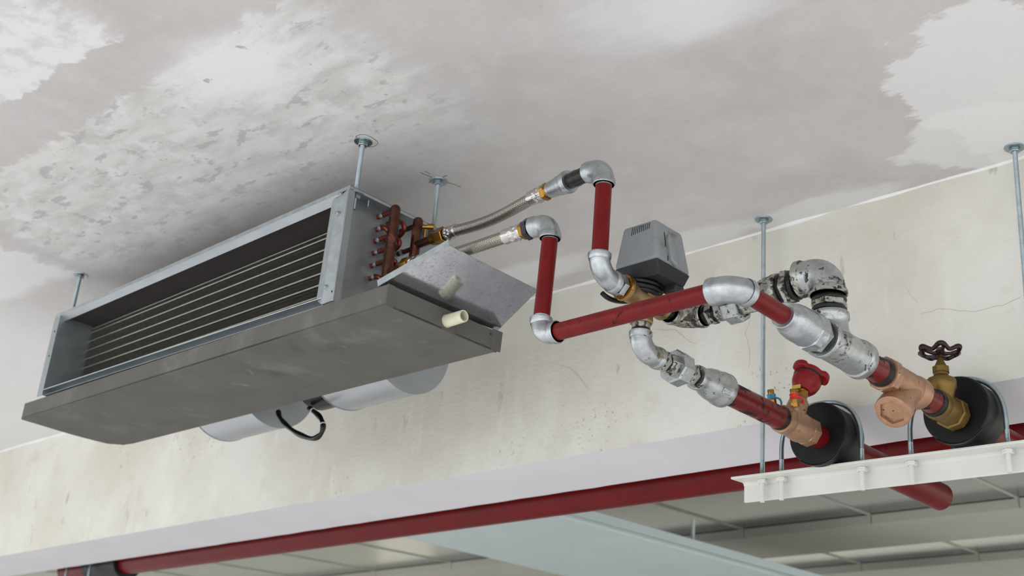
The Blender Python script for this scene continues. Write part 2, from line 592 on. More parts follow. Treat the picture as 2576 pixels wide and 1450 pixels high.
m = MB().quadslab([bgp(-9.5, -1.28, .05), bgp(1.5, -1.28, .05), bgp(1.5, 4.3, .05), bgp(-9.5, 4.3, .05)], BGN * 0.1)
far = struct(m.build('ceiling', 'panel', smooth=0), 'suspended panel ceiling of the bay beyond the beam')
pitch = 0.637
for (t0, t1, kind) in ((-1.25, 0.0, 'panel'), (0.0, 1.2, 'panel'), (1.2, 1.79, 'board'), (1.79, 2.4, 'panel'), (2.4, 3.0, 'board'), (3.0, 4.2, 'panel')):
    for i in range(-9, 8):
        a0 = -3.267 + i * pitch
        g = 0.006 if kind == 'panel' else 0.002
        d = 0.02 if kind == 'panel' else -0.02
        m = MB().quadslab([bgp(a0 + g, t0 + .012, d), bgp(a0 + pitch - g, t0 + .012, d),
                           bgp(a0 + pitch - g, t1 - .012, d), bgp(a0 + g, t1 - .012, d)], BGN * 0.04)
        m.build('ceiling_panel' if kind == 'panel' else 'ceiling_board', kind, far, smooth=0)
    if t0 >= 0:
        for i in range(-9, 8):
            a0 = -3.267 + i * pitch
            if kind == 'panel':
                MB().quadslab([bgp(a0 - .006, t0, .016), bgp(a0 + .006, t0, .016), bgp(a0 + .006, t1, .016), bgp(a0 - .006, t1, .016)],
                              BGN * 0.02).build('grid_rail', 'board', far, smooth=0)

m = MB().box((-14, 9.3, -1.6), (6, 9.5, 2.2))
struct(m.build('added_wall_back', 'board', smooth=0), 'unseen end wall added to keep sky out of the next bay')  # added out of view to keep sky reflections off the far panels
m = MB().box((-11.2, 2.5, -1.6), (-11.0, 9.3, 2.2))
struct(m.build('added_wall_left', 'board', smooth=0), 'unseen side wall added to keep sky out of the next bay')  # unseen, added so the glossy panels mirror a wall instead of sky
# pale duct crossing the next bay
dz = 1.08
q = [at(985, 1346, z=dz - .02), at(1404, 1299, z=dz - .02)]
dirn = (at(1920, 1440, z=dz) - at(1404, 1299, z=dz)).normalized()
L0, L1 = q[0] - dirn * 0.35, q[0] + dirn * 2.6
R0, R1 = q[1] - dirn * 0.35, q[1] + dirn * 2.6
duct = thing('air_duct', 'wide pale grey green air duct running below the panelled ceiling', 'duct', (L0 + R0) / 2)
MB().quadslab([L0, R0, R1, L1], Z * 0.022).build('duct_casing', 'duct', duct, bevel=0.004)
MB().quadslab([R0 + V((.004, 0, .02)), R0 + V((.035, 0, .02)), R1 + V((.035, 0, .02)), R1 + V((.004, 0, .02))], Z * 0.004).build('edge_flange', 'board', duct, smooth=0)
MB().quadslab([R0 + V((.036, 0, .008)), R0 + V((.042, 0, .008)), R1 + V((.042, 0, .008)), R1 + V((.036, 0, .008))], Z * 0.03).build('edge_flange', 'duct', duct, smooth=0)
MB().lathe([(0, .007), (.10, .007)], R0 + dirn * 1.0 + V((.02, 0, .02)), Z, 10).build('hanger_rod', 'duct', duct)

# bright metal trim along the side of the duct: mirrors the daylight, gives off none
sd = V((-.045, 0, .012))
MB().quadslab([L0 + sd, L0 + sd + X * .03, L1 + sd + X * .03, L1 + sd], Z * 0.012).build('edge_trim', 'steel', duct, smooth=0)

# ------------------------------------------------------------------ fan coil unit (own frame u, v, w)
C0 = V((-1.8773, 1.3778, 1.1669))
an = math.radians(-0.96)
UX, UY = V((math.cos(an), math.sin(an), 0)), V((-math.sin(an), math.cos(an), 0))


def U(u, v, w_):
    return C0 + UX * u + UY * v + Z * w_


UL = -1.215                    # left end


def UT(u, v, w_):              # the unit hangs with a slight fall: depth shrinks towards the left end
    k_ = -u / 1.215
    bot = -0.249 + 0.021 * k_
    return U(u, v, -0.0045 * k_ + w_ * (bot + 0.0045 * k_) / -0.249)


def ub(u0, u1, v0, v1, w0, w1):
    return MB().hexa([UT(u0, v0, w0), UT(u1, v0, w0), UT(u1, v1, w0), UT(u0, v1, w0),
                      UT(u0, v0, w1), UT(u1, v0, w1), UT(u1, v1, w1), UT(u0, v1, w1)])


fcu = thing('fan_coil_unit', 'galvanised fan coil unit with copper headers and grey drip tray hung from the ceiling', 'air conditioner', U(-.6, .13, -.3))
ub(UL, 0, 0, .2705, -.0015, 0).build('top_panel', 'galv_dull', fcu, smooth=0)
ub(-.0365, -.034, .002, .27, -.249, -.0015).build('end_panel', 'galv_dull', fcu, smooth=0)
ub(-.0015, 0, .0, .2705, -.007, 0).build('top_flange', 'galv', fcu, smooth=0)
ub(UL + .028, UL + .0295, .001, .27, -.249, -.0015).build('side_panel', 'galv_dull', fcu, smooth=0)
ub(UL + .03, -.037, .004, .095, -.010, -.002).build('foam_lining', 'lining', fcu, smooth=0)
ub(UL + .03, -.037, .25, .2705, -.249, -.002).build('back_panel', 'galv_dull', fcu, smooth=0)
ub(UL + .03, -.037, .004, .27, -.249, -.2475).build('base_panel', 'galv_dull', fcu, smooth=0)
# front frame
ub(UL, 0, -.001, .0005, -.0085, 0).build('top_rail', 'galv', fcu, smooth=0)
MB().hexa([UT(UL + .02, -.0005, -.0085), UT(-.036, -.0005, -.0085), UT(-.036, .014, -.021), UT(UL + .02, .014, -.021),
           UT(UL + .02, -.0005, -.0075), UT(-.036, -.0005, -.0075), UT(-.036, .014, -.020), UT(UL + .02, .014, -.020)]).build('top_lip', 'galv_dull', fcu, smooth=0)
ub(UL, -.036, .022, .0235, -.249, -.2335).build('bottom_rail', 'galv_dull', fcu, smooth=0)
ub(UL + .002, -.036, -.001, .0235, -.2345, -.2335).build('bottom_lip', 'galv_dull', fcu, smooth=0)
MB().sweep([UT(UL + .03, -.0008, -.2335), UT(-.04, -.0008, -.2335)], .0012, 6).build('bottom_rail_edge', 'galv', fcu)
lr = ub(UL, UL + .029, -.001, .0005, -.249, -.0085).build('left_rail', 'galv_dull', fcu, smooth=0)
MB().sweep([UT(UL + .029, -.0012, -.012), UT(UL + .029, -.0012, -.245)], .0013, 6).build('left_rail_edge', 'galv', fcu)
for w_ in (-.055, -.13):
    MB().lathe([(0, .003), (.0004, .003)], UT(UL + .017, -.0011, w_), -UY, 10).build('bolt_hole_shade', 'dark_disc', lr)  # no hole cut: the dark disc carries its shade
rr = MB().hexa([UT(-.036, -.002, -.2492), UT(-.004, -.002, -.2475), UT(-.004, .0, -.2475), UT(-.036, .0, -.2492),
                UT(-.036, -.002, -.019), UT(-.004, -.002, -.0095), UT(-.004, .0, -.0095), UT(-.036, .0, -.019)]).build('right_rail', 'galv', fcu, smooth=0)
MB().hexa([UT(-.067, .006, -.2306), UT(-.036, -.002, -.2492), UT(-.036, -.0008, -.2492), UT(-.067, .0072, -.2306),
           UT(-.063, .006, -.0093), UT(-.036, -.002, -.019), UT(-.036, -.0008, -.019), UT(-.063, .0072, -.0093)]).build('right_rail_return', 'galv', fcu, smooth=0)
ub(-.004, .0, -.002, .0, -.249, -.0095).build('right_rail_hem', 'galv_dull', fcu, smooth=0)
ub(-.0015, 0, -.001, .014, -.249, -.008).build('rail_edge', 'galv_dull', fcu, smooth=0)
for (u, w_) in ((-.0247, -.0145), (-.0246, -.0569), (-.0295, -.2146)):
    s = MB().lathe([(0, .0062), (.0012, .0062), (.0016, .0045)], UT(u, -.002, w_), -UY, 20).build('screw', 'zinc', rr)
    MB().lathe(hexprof(.004, .0045, .0006), UT(u, -.0034, w_), -UY, 6).build('screw_head', 'steel', s, smooth=20)
MB().lathe([(0, .0022), (.0004, .0022)], UT(-.008, -.0021, -.228), -UY, 10).build('bolt_hole_shade', 'dark_disc', rr)  # shade of the hole laid on as a dark disc
MB().lathe(thread(.0022, .0012, .016), UT(-.018, .062, -.0015), -Z, 10).build('screw', 'zinc', fcu)
# coil: dark fin pack with pressed ridges and the six rows of tubes
rowsw = [-.0285 - .0276 * i for i in range(6)]
prof = [(.094, -.0105)]
for wv in rowsw:
    prof += [(.094, wv + .0105), (.088, wv + .0075), (.094, wv + .0050), (.095, wv - .0045), (.088, wv - .0075), (.094, wv - .010)]
prof += [(.094, -.212), (.086, -.218), (.094, -.224), (.094, -.247)]
m = MB()
n = len(prof)
nf = 440
for i in range(nf + 1):
    u = UL + .031 + (-.038 - UL - .031) * i / nf
    j = len(m.v)
    for (v_, w_) in prof:
        m.v.append(UT(u, v_, w_))
    for (v_, w_) in prof:
        m.v.append(UT(u, .13, w_))
    for q_ in range(n - 1):
        m.f.append((j + q_, j + q_ + 1, j + n + q_ + 1, j + n + q_))
fins = m.build('fin_pack', 'fin', fcu, smooth=0)
fins['kind'] = 'stuff'
for wv in rowsw:
    MB().sweep([UT(UL + .03, .0925, wv + .0008), UT(-.6, .0925, wv + .0008), UT(-.0365, .0925, wv + .0008)], .0028, 12).build('coil_tube', 'tube', fcu)
    MB().sweep([UT(UL + .03, .0945, wv - .0058), UT(-.0365, .0945, wv - .0058)], .0016, 8).build('fin_ridge', 'fin', fcu)
MB().sweep([UT(UL + .03, .0945, -.006 - .0085), UT(-.0365, .0945, -.0145)], .002, 8).build('fin_ridge', 'fin', fcu)
# copper headers, stubs and return bends on the end panel
HU = .02
HW = (-.0399 + .0207, -.0681 + .0207, -.0948 + .0207, -.1215 + .0207, -.1492 + .0207, -.1769 + .0207)


def capsule(p0, p1, r, seg=24):
    d = (p1 - p0)
    L = d.length
    pr = [(-r * math.sin(a) , r * math.cos(a)) for a in [math.pi / 2 * (1 - i / 6) for i in range(6)]]
    pr = [(t, rr_) for t, rr_ in pr] + [(0, r), (L, r)] + [(L + r * math.sin(a), r * math.cos(a)) for a in [math.pi / 2 * i / 6 for i in range(1, 7)]]
    return MB().lathe(pr, p0, d, seg)


h1 = capsule(U(HU, .1025, -.018), U(HU, .1015, -.176), .0108).build('header_pipe', 'copper', fcu)
h2 = capsule(U(HU, .1645, -.0205), U(HU, .1640, -.172), .0105).build('header_pipe', 'copper', fcu)


def collar(c, d, r):
    return MB().lathe([(-.004, r), (-.002, r * 1.28), (.0015, r * 1.28), (.004, r)], c, d, 16, cap0=False, cap1=False)


for i, hw in enumerate(HW):
    if i in (1, 5):
        a = U(-.034, .1025, hw)
        pts = [a, a + UX * .016] + bez(a + UX * .016, a + UX * .030, U(-.004, .118, hw - .012), U(-.006, .128, hw - .022), 8)[1:]
        st = MB().sweep(pts, .0052, 14).build('return_bend', 'copper_red', fcu)
    else:
        st = MB().lathe([(0, .0052), (HU + .034, .0052)], U(-.034, .1025, hw), UX, 14).build('tube_stub', 'copper_red', fcu)
    collar(U(-.034 + .0135, .1025, hw), UX, .0055).build('solder_ring', 'galv', st)
for (vv, ww) in ((.165, -.0010 - .0263), (.1655, -.078), (.1645, -.107)):
    st = MB().lathe([(0, .0052), (HU + .034, .0052)], U(-.034, vv, ww), UX, 14).build('tube_stub', 'copper', fcu)
    collar(U(-.034 + .0135, vv, ww), UX, .0055).build('solder_ring', 'galv', st)
for (v0, w0, v1, w1, dep) in ((.130, -.024, .142, -.056, .058), (.131, -.062, .136, -.088, .050), (.128, -.112, .140, -.1185, .04)):
    A, B = U(-.034, v0, w0), U(-.034, v1, w1)
    pts = [A] + bez(A + UX * .012, A + UX * dep, B + UX * dep, B + UX * .012, 14) + [B]
    st = MB().sweep(pts, .0052, 14).build('return_bend', 'copper_red', fcu)
    collar(B + UX * .012, UX, .0055).build('solder_ring', 'galv', st)
av = MB().lathe([(0, .0045), (.014, .0045), (.014, .0066), (.026, .0066), (.0275, .0052)], U(HU + .004, .171, -.030), (UX * .75 + UY * .55), 16).build('air_vent', 'brass', fcu)
MB().lathe(thread(.003, .0018, .018), U(HU + .012, .176, -.036), -Z, 10).build('drain_nipple', 'brass', av)
o1 = MB().lathe([(0, .0085), (.058, .0085)], U(HU, .1645, -.0735), UX, 18).build('outlet_pipe', 'copper', fcu)
MB().lathe([(.050, .0095), (.053, .0135), (.068, .0155)], U(HU, .1645, -.0735), UX, 20).build('brass_socket', 'brass', o1)
MB().lathe(hexprof(.022, .0172), U(HU + .068, .1645, -.0735), UX, 6).build('brass_nut', 'brass', o1, smooth=20)
o2 = MB().lathe([(0, .0085), (.05, .0085)], U(HU, .1025, -.158), UX, 18).build('outlet_pipe', 'copper', fcu)
MB().lathe(hexprof(.02, .0172), U(HU + .05, .1025, -.158), UX, 6).build('brass_nut', 'brass', o2, smooth=20)

# drip tray: grey insulated pan below the coil, falling towards the drain end
TU0, TU1, TV0, TV1 = -1.256, .173, -.0095, .268


def tw(u):
    return -.2838 - .0177 * (u - TU0) / (TU1 - TU0)


# floor of the pan subdivided lengthwise, with a soft sag
m = MB()
nu, nv = 40, 8
for i in range(nu + 1):
    for j in range(nv + 1):
        u = TU0 + (TU1 - TU0) * i / nu
        v_ = TV0 + (TV1 - TV0) * j / nv
        if i == 0 and j == nv:
            u += .02
            v_ -= .02
        if i == 0 and j == nv - 1:
            u += .004
        if i == 1 and j == nv:
            v_ -= .006
        sag = -.003 * math.sin(math.pi * j / nv) * (0.5 + noise.noise(V((u * 3, v_ * 6, 1))))
        m.v.append(U(u, v_, tw(u) + sag))
k0 = len(m.v)
m.v += [p + Z * .005 for p in m.v[:k0]]
W_ = nv + 1
for i in range(nu):
    for j in range(nv):
        a = i * W_ + j
        m.f.append((a, a + W_, a + W_ + 1, a + 1))
        m.f.append((k0 + a, k0 + a + 1, k0 + a + W_ + 1, k0 + a + W_))
edge = [i * W_ for i in range(nu + 1)] + [nu * W_ + j for j in range(1, W_)] + [i * W_ + nv for i in range(nu - 1, -1, -1)] + [j for j in range(nv - 1, 0, -1)]
for a, b in zip(edge, edge[1:] + edge[:1]):
    m.f.append((a, b, k0 + b, k0 + a))
pan = m.build('drip_tray', 'foam', fcu, smooth=50)


def wall(a, b, name, h=.0425, th=.004, zoff=0.0):
    (u0, v0), (u1, v1) = a, b
    d = V((u1 - u0, v1 - v0, 0)).normalized()
    nrm = UX * (-d.y) + UY * d.x
    P = [U(u0, v0, tw(u0) + zoff), U(u1, v1, tw(u1) + zoff)]
    q_ = [P[0], P[1], P[1] + nrm * th, P[0] + nrm * th]
    return MB().hexa(q_ + [p + Z * (h - zoff) for p in q_]).build(name, 'foam', pan, smooth=0, bevel=.0008)


wall((TU0, TV0), (TU1, TV0), 'front_rim')
wall((TU1, TV0), (TU1, TV1 + .004), 'end_rim')
wall((TU1, TV1), (TU0 + .03, TV1 - .004), 'back_rim')
wall((TU0 + .02, TV1 - .015), (TU0, TV0), 'side_rim')
ce = MB().hexa([U(TU1 - .0005, TV0 - .001, tw(TU1)), U(TU1 + .0015, TV0 - .001, tw(TU1)), U(TU1 + .0015, TV0 + .016, tw(TU1)), U(TU1 - .0005, TV0 + .016, tw(TU1)),
                U(TU1 - .0005, TV0 - .001, tw(TU1) + .0425), U(TU1 + .0015, TV0 - .001, tw(TU1) + .0425), U(TU1 + .0015, TV0 + .016, tw(TU1) + .0425), U(TU1 - .0005, TV0 + .016, tw(TU1) + .0425)]).build('corner_fold', 'foam', pan, smooth=0)
ce = MB().hexa([U(TU1 - .0005, TV1 - .012, tw(TU1)), U(TU1 + .002, TV1 - .010, tw(TU1)), U(TU1 + .002, TV1 + .012, tw(TU1) + .003), U(TU1 - .0005, TV1 + .012, tw(TU1) + .003),
                U(TU1 - .0005, TV1 - .012, tw(TU1) + .044), U(TU1 + .002, TV1 - .010, tw(TU1) + .044), U(TU1 + .002, TV1 + .014, tw(TU1) + .0445), U(TU1 - .0005, TV1 + .014, tw(TU1) + .0445)]).build('corner_fold', 'foam', pan, smooth=0)
MB().lathe([(0, .0022), (.0004, .0022)], U(TU1 + .0005, TV1 - .016, tw(TU1) + .032), UX, 10).build('rivet_hole_shade', 'dark_disc', pan)  # dark disc painted for the shade in the rivet hole
# ivory drain spout
m = MB().lathe([(-.004, .0112), (0, .0128), (.006, .0122), (.044, .0118), (.0468, .0114), (.0468, .0092), (.02, .0090), (.004, .0088)], U(TU1, .138, -.2815), UX, 28, cap0=True, cap1=True)
m.build('drain_spout', 'pvc', pan)
# sloping galvanised splash plate with turned-up edge, bolted to the tray end
a_, b_, c_, d_ = U(.147, -.013, -.259), U(.3065, .010, -.211), U(.303, .243, -.212), U(.166, .276, -.2535)
nrm = (b_ - a_).cross(d_ - a_).normalized()
pl = MB().quadslab([a_, b_, c_, d_], nrm * .0012).build('splash_plate', 'sheet', fcu, smooth=0)
MB().quadslab([a_, b_, b_ + Z * .0135 - UX * .004, a_ + Z * .0135 - UX * .004], UY * .001).build('turned_edge', 'galv', pl, smooth=0)

# blower housings and motor behind the tray
for (u0, u1) in ((-.43, -.205), (-.925, -.70)):
    fo = MB().lathe([(0, .112), (.001, .1145), (u1 - u0 - .001, .1145), (u1 - u0, .112)], U(u0, .365, -.172), UX, 64).build('blower_housing', 'fan', fcu)
    MB().lathe([(0, .116), (.0015, .116), (.0015, .055), (.0005, .05)], U(u1, .365, -.172), UX, 64).build('end_plate', 'galv_dull', fo)
    MB().lathe([(0, .116), (.0015, .116)], U(u0 - .0015, .365, -.172), UX, 64).build('end_plate', 'galv_dull', fo)
    MB().quadslab([U(u0, .27, -.17), U(u1, .27, -.17), U(u1, .365, -.06), U(u0, .365, -.06)], Z * .06).build('outlet_throat', 'fan', fo, smooth=0)
mo = MB().lathe([(0, .06), (.004, .072), (.09, .072), (.094, .06)], U(-.535, .365, -.200), UX, 40).build('fan_motor', 'cable', fcu)
MB().lathe([(0, .05), (.018, .066), (.022, .068)], U(-.557, .365, -.200), UX, 40).build('motor_bell', 'galv', mo)
MB().quadslab([U(-1.0, .27, -.004), U(-.20, .27, -.004), U(-.20, .42, -.004), U(-1.0, .42, -.004)], Z * .003).build('fan_deck', 'galv_dull', fcu, smooth=0)


def onv(px, py, v_):
    """picture point dropped on the unit's plane at depth v"""
    d = ray(px, py)
    t = (UY.dot(C0) + v_) / UY.dot(d)
    return d * t


lp = [onv(x_, y_, .345) for (x_, y_) in ((700, 1035), (705, 1052), (722, 1072), (750, 1092), (785, 1104), (806, 1094), (813, 1072), (806, 1052), (790, 1036), (778, 1028))]
pts = []
for i in range(len(lp) - 1):
    p0, p1, p2, p3 = lp[max(i - 1, 0)], lp[i], lp[i + 1], lp[min(i + 2, len(lp) - 1)]
    for j in range(5):
        t = j / 5
        pts.append(.5 * ((2 * p1) + (p2 - p0) * t + (2 * p0 - 5 * p1 + 4 * p2 - p3) * t * t + (-p0 + 3 * p1 - 3 * p2 + p3) * t ** 3))
pts.append(lp[-1])
mc = MB().sweep(pts, [.0060 + .0009 * math.sin(i * .9) for i in range(len(pts))], 14).build('motor_cable', 'cable', fcu)
for i in (31, 41):
    MB().lathe([(-.0012, .0072), (.0012, .0072)], pts[i], pts[i + 1] - pts[i - 1], 14).build('cable_tie', 'white', mc)

# ------------------------------------------------------------------ hanger rods
def rod(x, y, zlow, label, group, r=.0048, nut_z=None, low='zinc'):
    o = thing('threaded_rod', label, 'rod', (x, y, zlow), group)
    MB().lathe(thread(r, .0017, CZ - zlow), (x, y, zlow), Z, 14).build('rod', 'zinc', o, smooth=0)
    MB().lathe([(0, .0185), (.0012, .0190), (.002, .0190)], (x, y, CZ - .002), Z, 28).build('washer', 'zinc', o)
    MB().lathe(hexprof(.0085, .0105), (x, y, CZ - .0105), Z, 6).build('nut', 'zinc', o, smooth=20)
    if nut_z:
        MB().lathe([(0, .017), (.002, .017)], (x, y, nut_z - .002), Z, 28).build('washer', 'zinc', o)
        MB().lathe(hexprof(.0085, .0105), (x, y, nut_z - .0105), Z, 6).build('nut', 'zinc', o, smooth=20)
    return o


R1 = U(-.0104, .0229, 0)
R2 = U(-.0102, .2314, 0)
R3 = UT(-1.1866, .0279, 0)
rod(R1.x, R1.y, R1.z - .041, 'zinc threaded rod at the front corner of the unit beside the copper headers', 'unit hanger rods', nut_z=R1.z - .0075)
rod(R2.x, R2.y, R2.z - .03, 'zinc threaded rod behind the brass nut of the braided hose', 'unit hanger rods', nut_z=R2.z - .0075)
rod(R3.x, R3.y, R3.z + .0005, 'zinc threaded rod at the end of the unit away from the pipes', 'unit hanger rods')

# ------------------------------------------------------------------ pipe fittings
def elbow(c, d1, d2, L1, L2, rb, rc, label, m='silver', bend=None, rp=None, group='silver painted elbows', cm=None):
    """cast elbow at corner c with legs along d1 and d2"""
    c, d1, d2 = V(c), V(d1).normalized(), V(d2).normalized()
    b = bend or min(L1, L2) * 0.86
    o = thing('pipe_elbow', label, 'elbow', c - Z * rb, group)
    pts = [c + d1 * L1, c + d1 * (b + .0005)]
    A, B = c + d1 * b, c + d2 * b
    kk = 0.55 * b
    pts += bez(A, A - d1 * kk, B - d2 * kk, B, 14)
    pts += [c + d2 * (b + .0005), c + d2 * L2]
    MB().sweep(pts, rb, 32).build('body', m, o, smooth=60)
    rp = rp or rb * .82
    for (d, L) in ((d1, L1), (d2, L2)):
        MB().lathe([(.0, rp), (.0, rc * .95), (-.0012, rc), (-.0075, rc), (-.010, rc * .965), (-.0125, rb)], c + d * L, d, 36, cap0=True, cap1=False).build('collar', cm or m, o)
    return o


def pipe(a, b, r, label, m='red', thread_end=(False, False), group='red painted pipes'):
    a, b = V(a), V(b)
    o = thing('pipe', label, 'pipe', V((a.x, a.y, min(a.z, b.z))), group)
    d = (b - a).normalized()
    L = (b - a).length
    MB().lathe([(0, r), (L * .25, r), (L * .5, r), (L * .75, r), (L, r)], a, d, 32).build('tube', m, o)
    if thread_end[0]:
        MB().lathe([(-.001, r * 1.01), (.004, r * 1.01)], a, d, 32).build('bare_thread', 'galv', o)
    if thread_end[1]:
        MB().lathe([(-.004, r * 1.01), (.001, r * 1.01)], b, d, 32).build('bare_thread', 'galv', o)
    return o


def nipple(c, d, rh, L, rt, label, Lt=.012, m='silver_filthy', paste='tape', group='hexagon nipples'):
    """hexagon nipple centred at c: hexagon of length L, pasted threads to both sides"""
    c, d = V(c), V(d).normalized()
    o = thing('hex_nipple', label, 'nipple', c - Z * rh, group)
    MB().lathe(hexprof(L, rh), c - d * (L / 2), d, 6, rot=.3).build('hexagon', m, o, smooth=20)
    MB().lathe([(0, rt), (.003, rt * 1.06), (Lt, rt * 1.02)], c + d * (L / 2 - .0005), d, 24).build('pasted_thread', paste, o)
    MB().lathe([(0, rt), (.003, rt * 1.06), (Lt, rt * 1.02)], c - d * (L / 2 - .0005), -d, 24).build('pasted_thread', paste, o)
    return o


AX, AZ = -1.268, .755          # lower branch run, along y
BX, BZ_ = -.990, .752          # upper branch run, along y
VY, VZ = 1.553, .848           # control valve
P1Y = 1.440
BYP = 1.672                    # bypass line, along x

# --- upper hose run
E1 = V((AX, P1Y, 1.046))
hd = V((-.979, .187, .075)).normalized()
elbow(E1, hd, -Z, .045, .036, .0173, .0190, 'silver elbow on top of the pipe above the motorised valve', rp=.0135)
o = thing('black_nipple', 'black iron pipe nipple between silver elbow and hose socket', 'nipple', E1 + hd * .07 - Z * .014)
MB().lathe([(.040, .0136), (.045, .0142), (.07, .0138), (.075, .0150), (.082, .0138), (.10, .0138)], E1, hd, 28).build('tube', 'iron', o)
o = thing('reducing_socket', 'silver reducing socket joining the higher braided hose to the black nipple', 'socket', E1 + hd * .12 - Z * .02)
MB().lathe([(.094, .0140), (.094, .0190), (.096, .0198), (.108, .0196), (.114, .0184), (.122, .0180), (.130, .0162), (.143, .0158), (.146, .0150), (.150, .0150)], E1, hd, 36).build('body', 'silver', o)
MB().lathe([(.0965, .0200), (.1000, .0206), (.1045, .0206), (.108, .0196)], E1, hd, 36, cap0=False, cap1=False).build('collar', 'silver', o)


def hose(P, label, s_dir, e_dir, e_len):
    o = thing('braided_hose', label, 'hose', P[0], 'braided steel hoses')
    a, b = P[0], P[-1]
    pts = bez(P[0], P[1], P[2], P[3], 60)
    MB().sweep(pts, .0113, 28, uv=True, cap=False).build('braid', 'braid', o, smooth=180)
    for (c, d, L) in ((a, -s_dir, .026), (b, e_dir, .038)):
        f_ = MB().lathe([(-.006, .0118), (-.004, .0136), (0, .0138), (L * .3, .0130), (L * .5, .0138), (L * .62, .0126), (L * .8, .0138), (L * .92, .0124), (L, .0116)], c, d, 28).build('ferrule', 'steel', o)
        bx, by, bd = basis(d)
        for rr_ in (.42, .74):
            for s in range(8):
                a_s = 2 * math.pi * (s + (.5 if rr_ > .5 else 0)) / 8
                pc = V(c) + V(d).normalized() * (L * rr_) + (bx * math.cos(a_s) + by * math.sin(a_s)) * .0098
                MB().lathe([(-.0058, .0012), (-.004, .0040), (0, .0052), (.004, .0040), (.0058, .0012)], pc, bd, 12).build('crimp', 'steel', f_)
    return o


s1 = U(HU + .118, .1645, -.0735)
e1 = E1 + hd * .205
ho = hose([s1, s1 + UX * .09 - Z * .010, e1 + hd * .10 - Z * .010, e1], 'braided steel hose climbing to the higher silver elbow', UX, -hd, .036)
MB().lathe(hexprof(.012, .0158), E1 + hd * .158, hd, 6).build('brass_nut', 'brass', ho, smooth=20)
MB().lathe(thread(.0125, .002, .010), E1 + hd * .149, hd, 24).build('brass_thread', 'brass', ho)
pipe((AX, P1Y, 1.0115), (AX, P1Y, .884), .0137, 'short vertical red pipe above the motorised valve', thread_end=(True, False))
elbow((AX, P1Y, VZ), Z, Y, .037, .043, .0173, .0192, 'silver elbow between the vertical red pipe and the brass motorised valve', rp=.0137)
o = thing('hex_bushing', 'silver hexagon bushing between elbow and brass motorised valve', 'bushing', (AX, 1.49, VZ - .018))
MB().lathe([(0, .0150), (.006, .0150), (.006, .0185), (.008, .0192), (.017, .0192), (.019, .018)], (AX, 1.4805, VZ), Y, 6, rot=.2).build('hexagon', 'silver_dirty', o, smooth=20)
MB().lathe([(.0185, .016), (.024, .016)], (AX, 1.4805, VZ), Y, 24).build('pasted_thread', 'tape', o)

# --- motorised three-way valve
va_ = thing('motorised_valve', 'brass three way valve carrying a grey plastic motor box', 'valve', (AX, VY, VZ - .05))
vb = MB().lathe([(1.503 - VY, .0150), (1.503 - VY, .0215), (1.508 - VY, .0222), (1.511 - VY, .0205), (1.528 - VY, .0192), (1.545 - VY, .0200), (1.562 - VY, .0200),
                 (1.580 - VY, .0185), (1.598 - VY, .0200), (1.604 - VY, .0215), (1.609 - VY, .0215), (1.609 - VY, .015)], (AX, VY, VZ), Y, 36).build('valve_body', 'brass_cast', va_)
MB().lathe([(0, .0195), (.030, .0185), (.034, .0200), (.045, .0205), (.048, .018)], (AX, VY, VZ), -Z, 8, rot=.39).build('bottom_port', 'brass_cast', vb, smooth=20, bevel=.001)
MB().box((AX - .019, VY - .019, VZ + .004), (AX + .019, VY + .019, VZ + .030)).build('bonnet', 'brass_cast', vb, bevel=.003)
MB().box((AX + .0165, VY - .010, VZ - .002), (AX + .0215, VY + .014, VZ + .022)).build('cast_plate', 'brass_cast', vb, bevel=.002)
MB().lathe([(0, .0216), (.0035, .0226), (.0050, .0216)], (AX, 1.5005, VZ), Y, 36).build('face_ring', 'brass', vb)
# raised casting letters on the plate
for i in range(3):
    MB().box((AX + .0210, VY - .006 + i * .0065, VZ + .012), (AX + .0222, VY - .0025 + i * .0065, VZ + .0185)).build('cast_mark', 'brass_cast', vb, bevel=.0004)
bx0, bx1, by0, by1 = -1.2955, -1.2035, 1.508, 1.599
zb0, zt0 = .888, .9665
ins = .0085


def taper(x0, x1, y0, y1, z0, z1, i_):
    return MB().hexa([(x0, y0, z0), (x1, y0, z0), (x1, y1, z0), (x0, y1, z0), (x0 + i_, y0 + i_, z1), (x1 - i_ * 1.6, y0 + i_, z1), (x1 - i_ * 1.6, y1 - i_, z1), (x0 + i_, y1 - i_, z1)])


cv = taper(bx0, bx1, by0, by1, zb0, zt0, ins).build('motor_cover', 'plastic', va_, bevel=.007, seg=4)
MB().hexa([(bx0 + .010, by0 + .010, zb0 - .022), (bx1 - .006, by0 + .014, zb0 - .022), (bx1 - .006, by1 - .010, zb0 - .022), (bx0 + .010, by1 - .010, zb0 - .022),
           (bx0 + .001, by0 + .001, zb0 + .0005), (bx1 - .001, by0 + .001, zb0 + .0005), (bx1 - .001, by1 - .001, zb0 + .0005), (bx0 + .001, by1 - .001, zb0 + .0005)]).build('motor_base', 'plastic_dark', va_, bevel=.002)
MB().lathe([(0, .030), (.010, .032), (.013, .032)], (AX + .006, VY, VZ + .022), Z, 28).build('mounting_flange', 'plastic_dark', va_)
MB().box((bx1 - .035, by1 - .030, zb0 - .034), (bx1 - .008, by1 - .006, zb0 - .020)).build('cable_gland_box', 'plastic_dark', va_, bevel=.003)
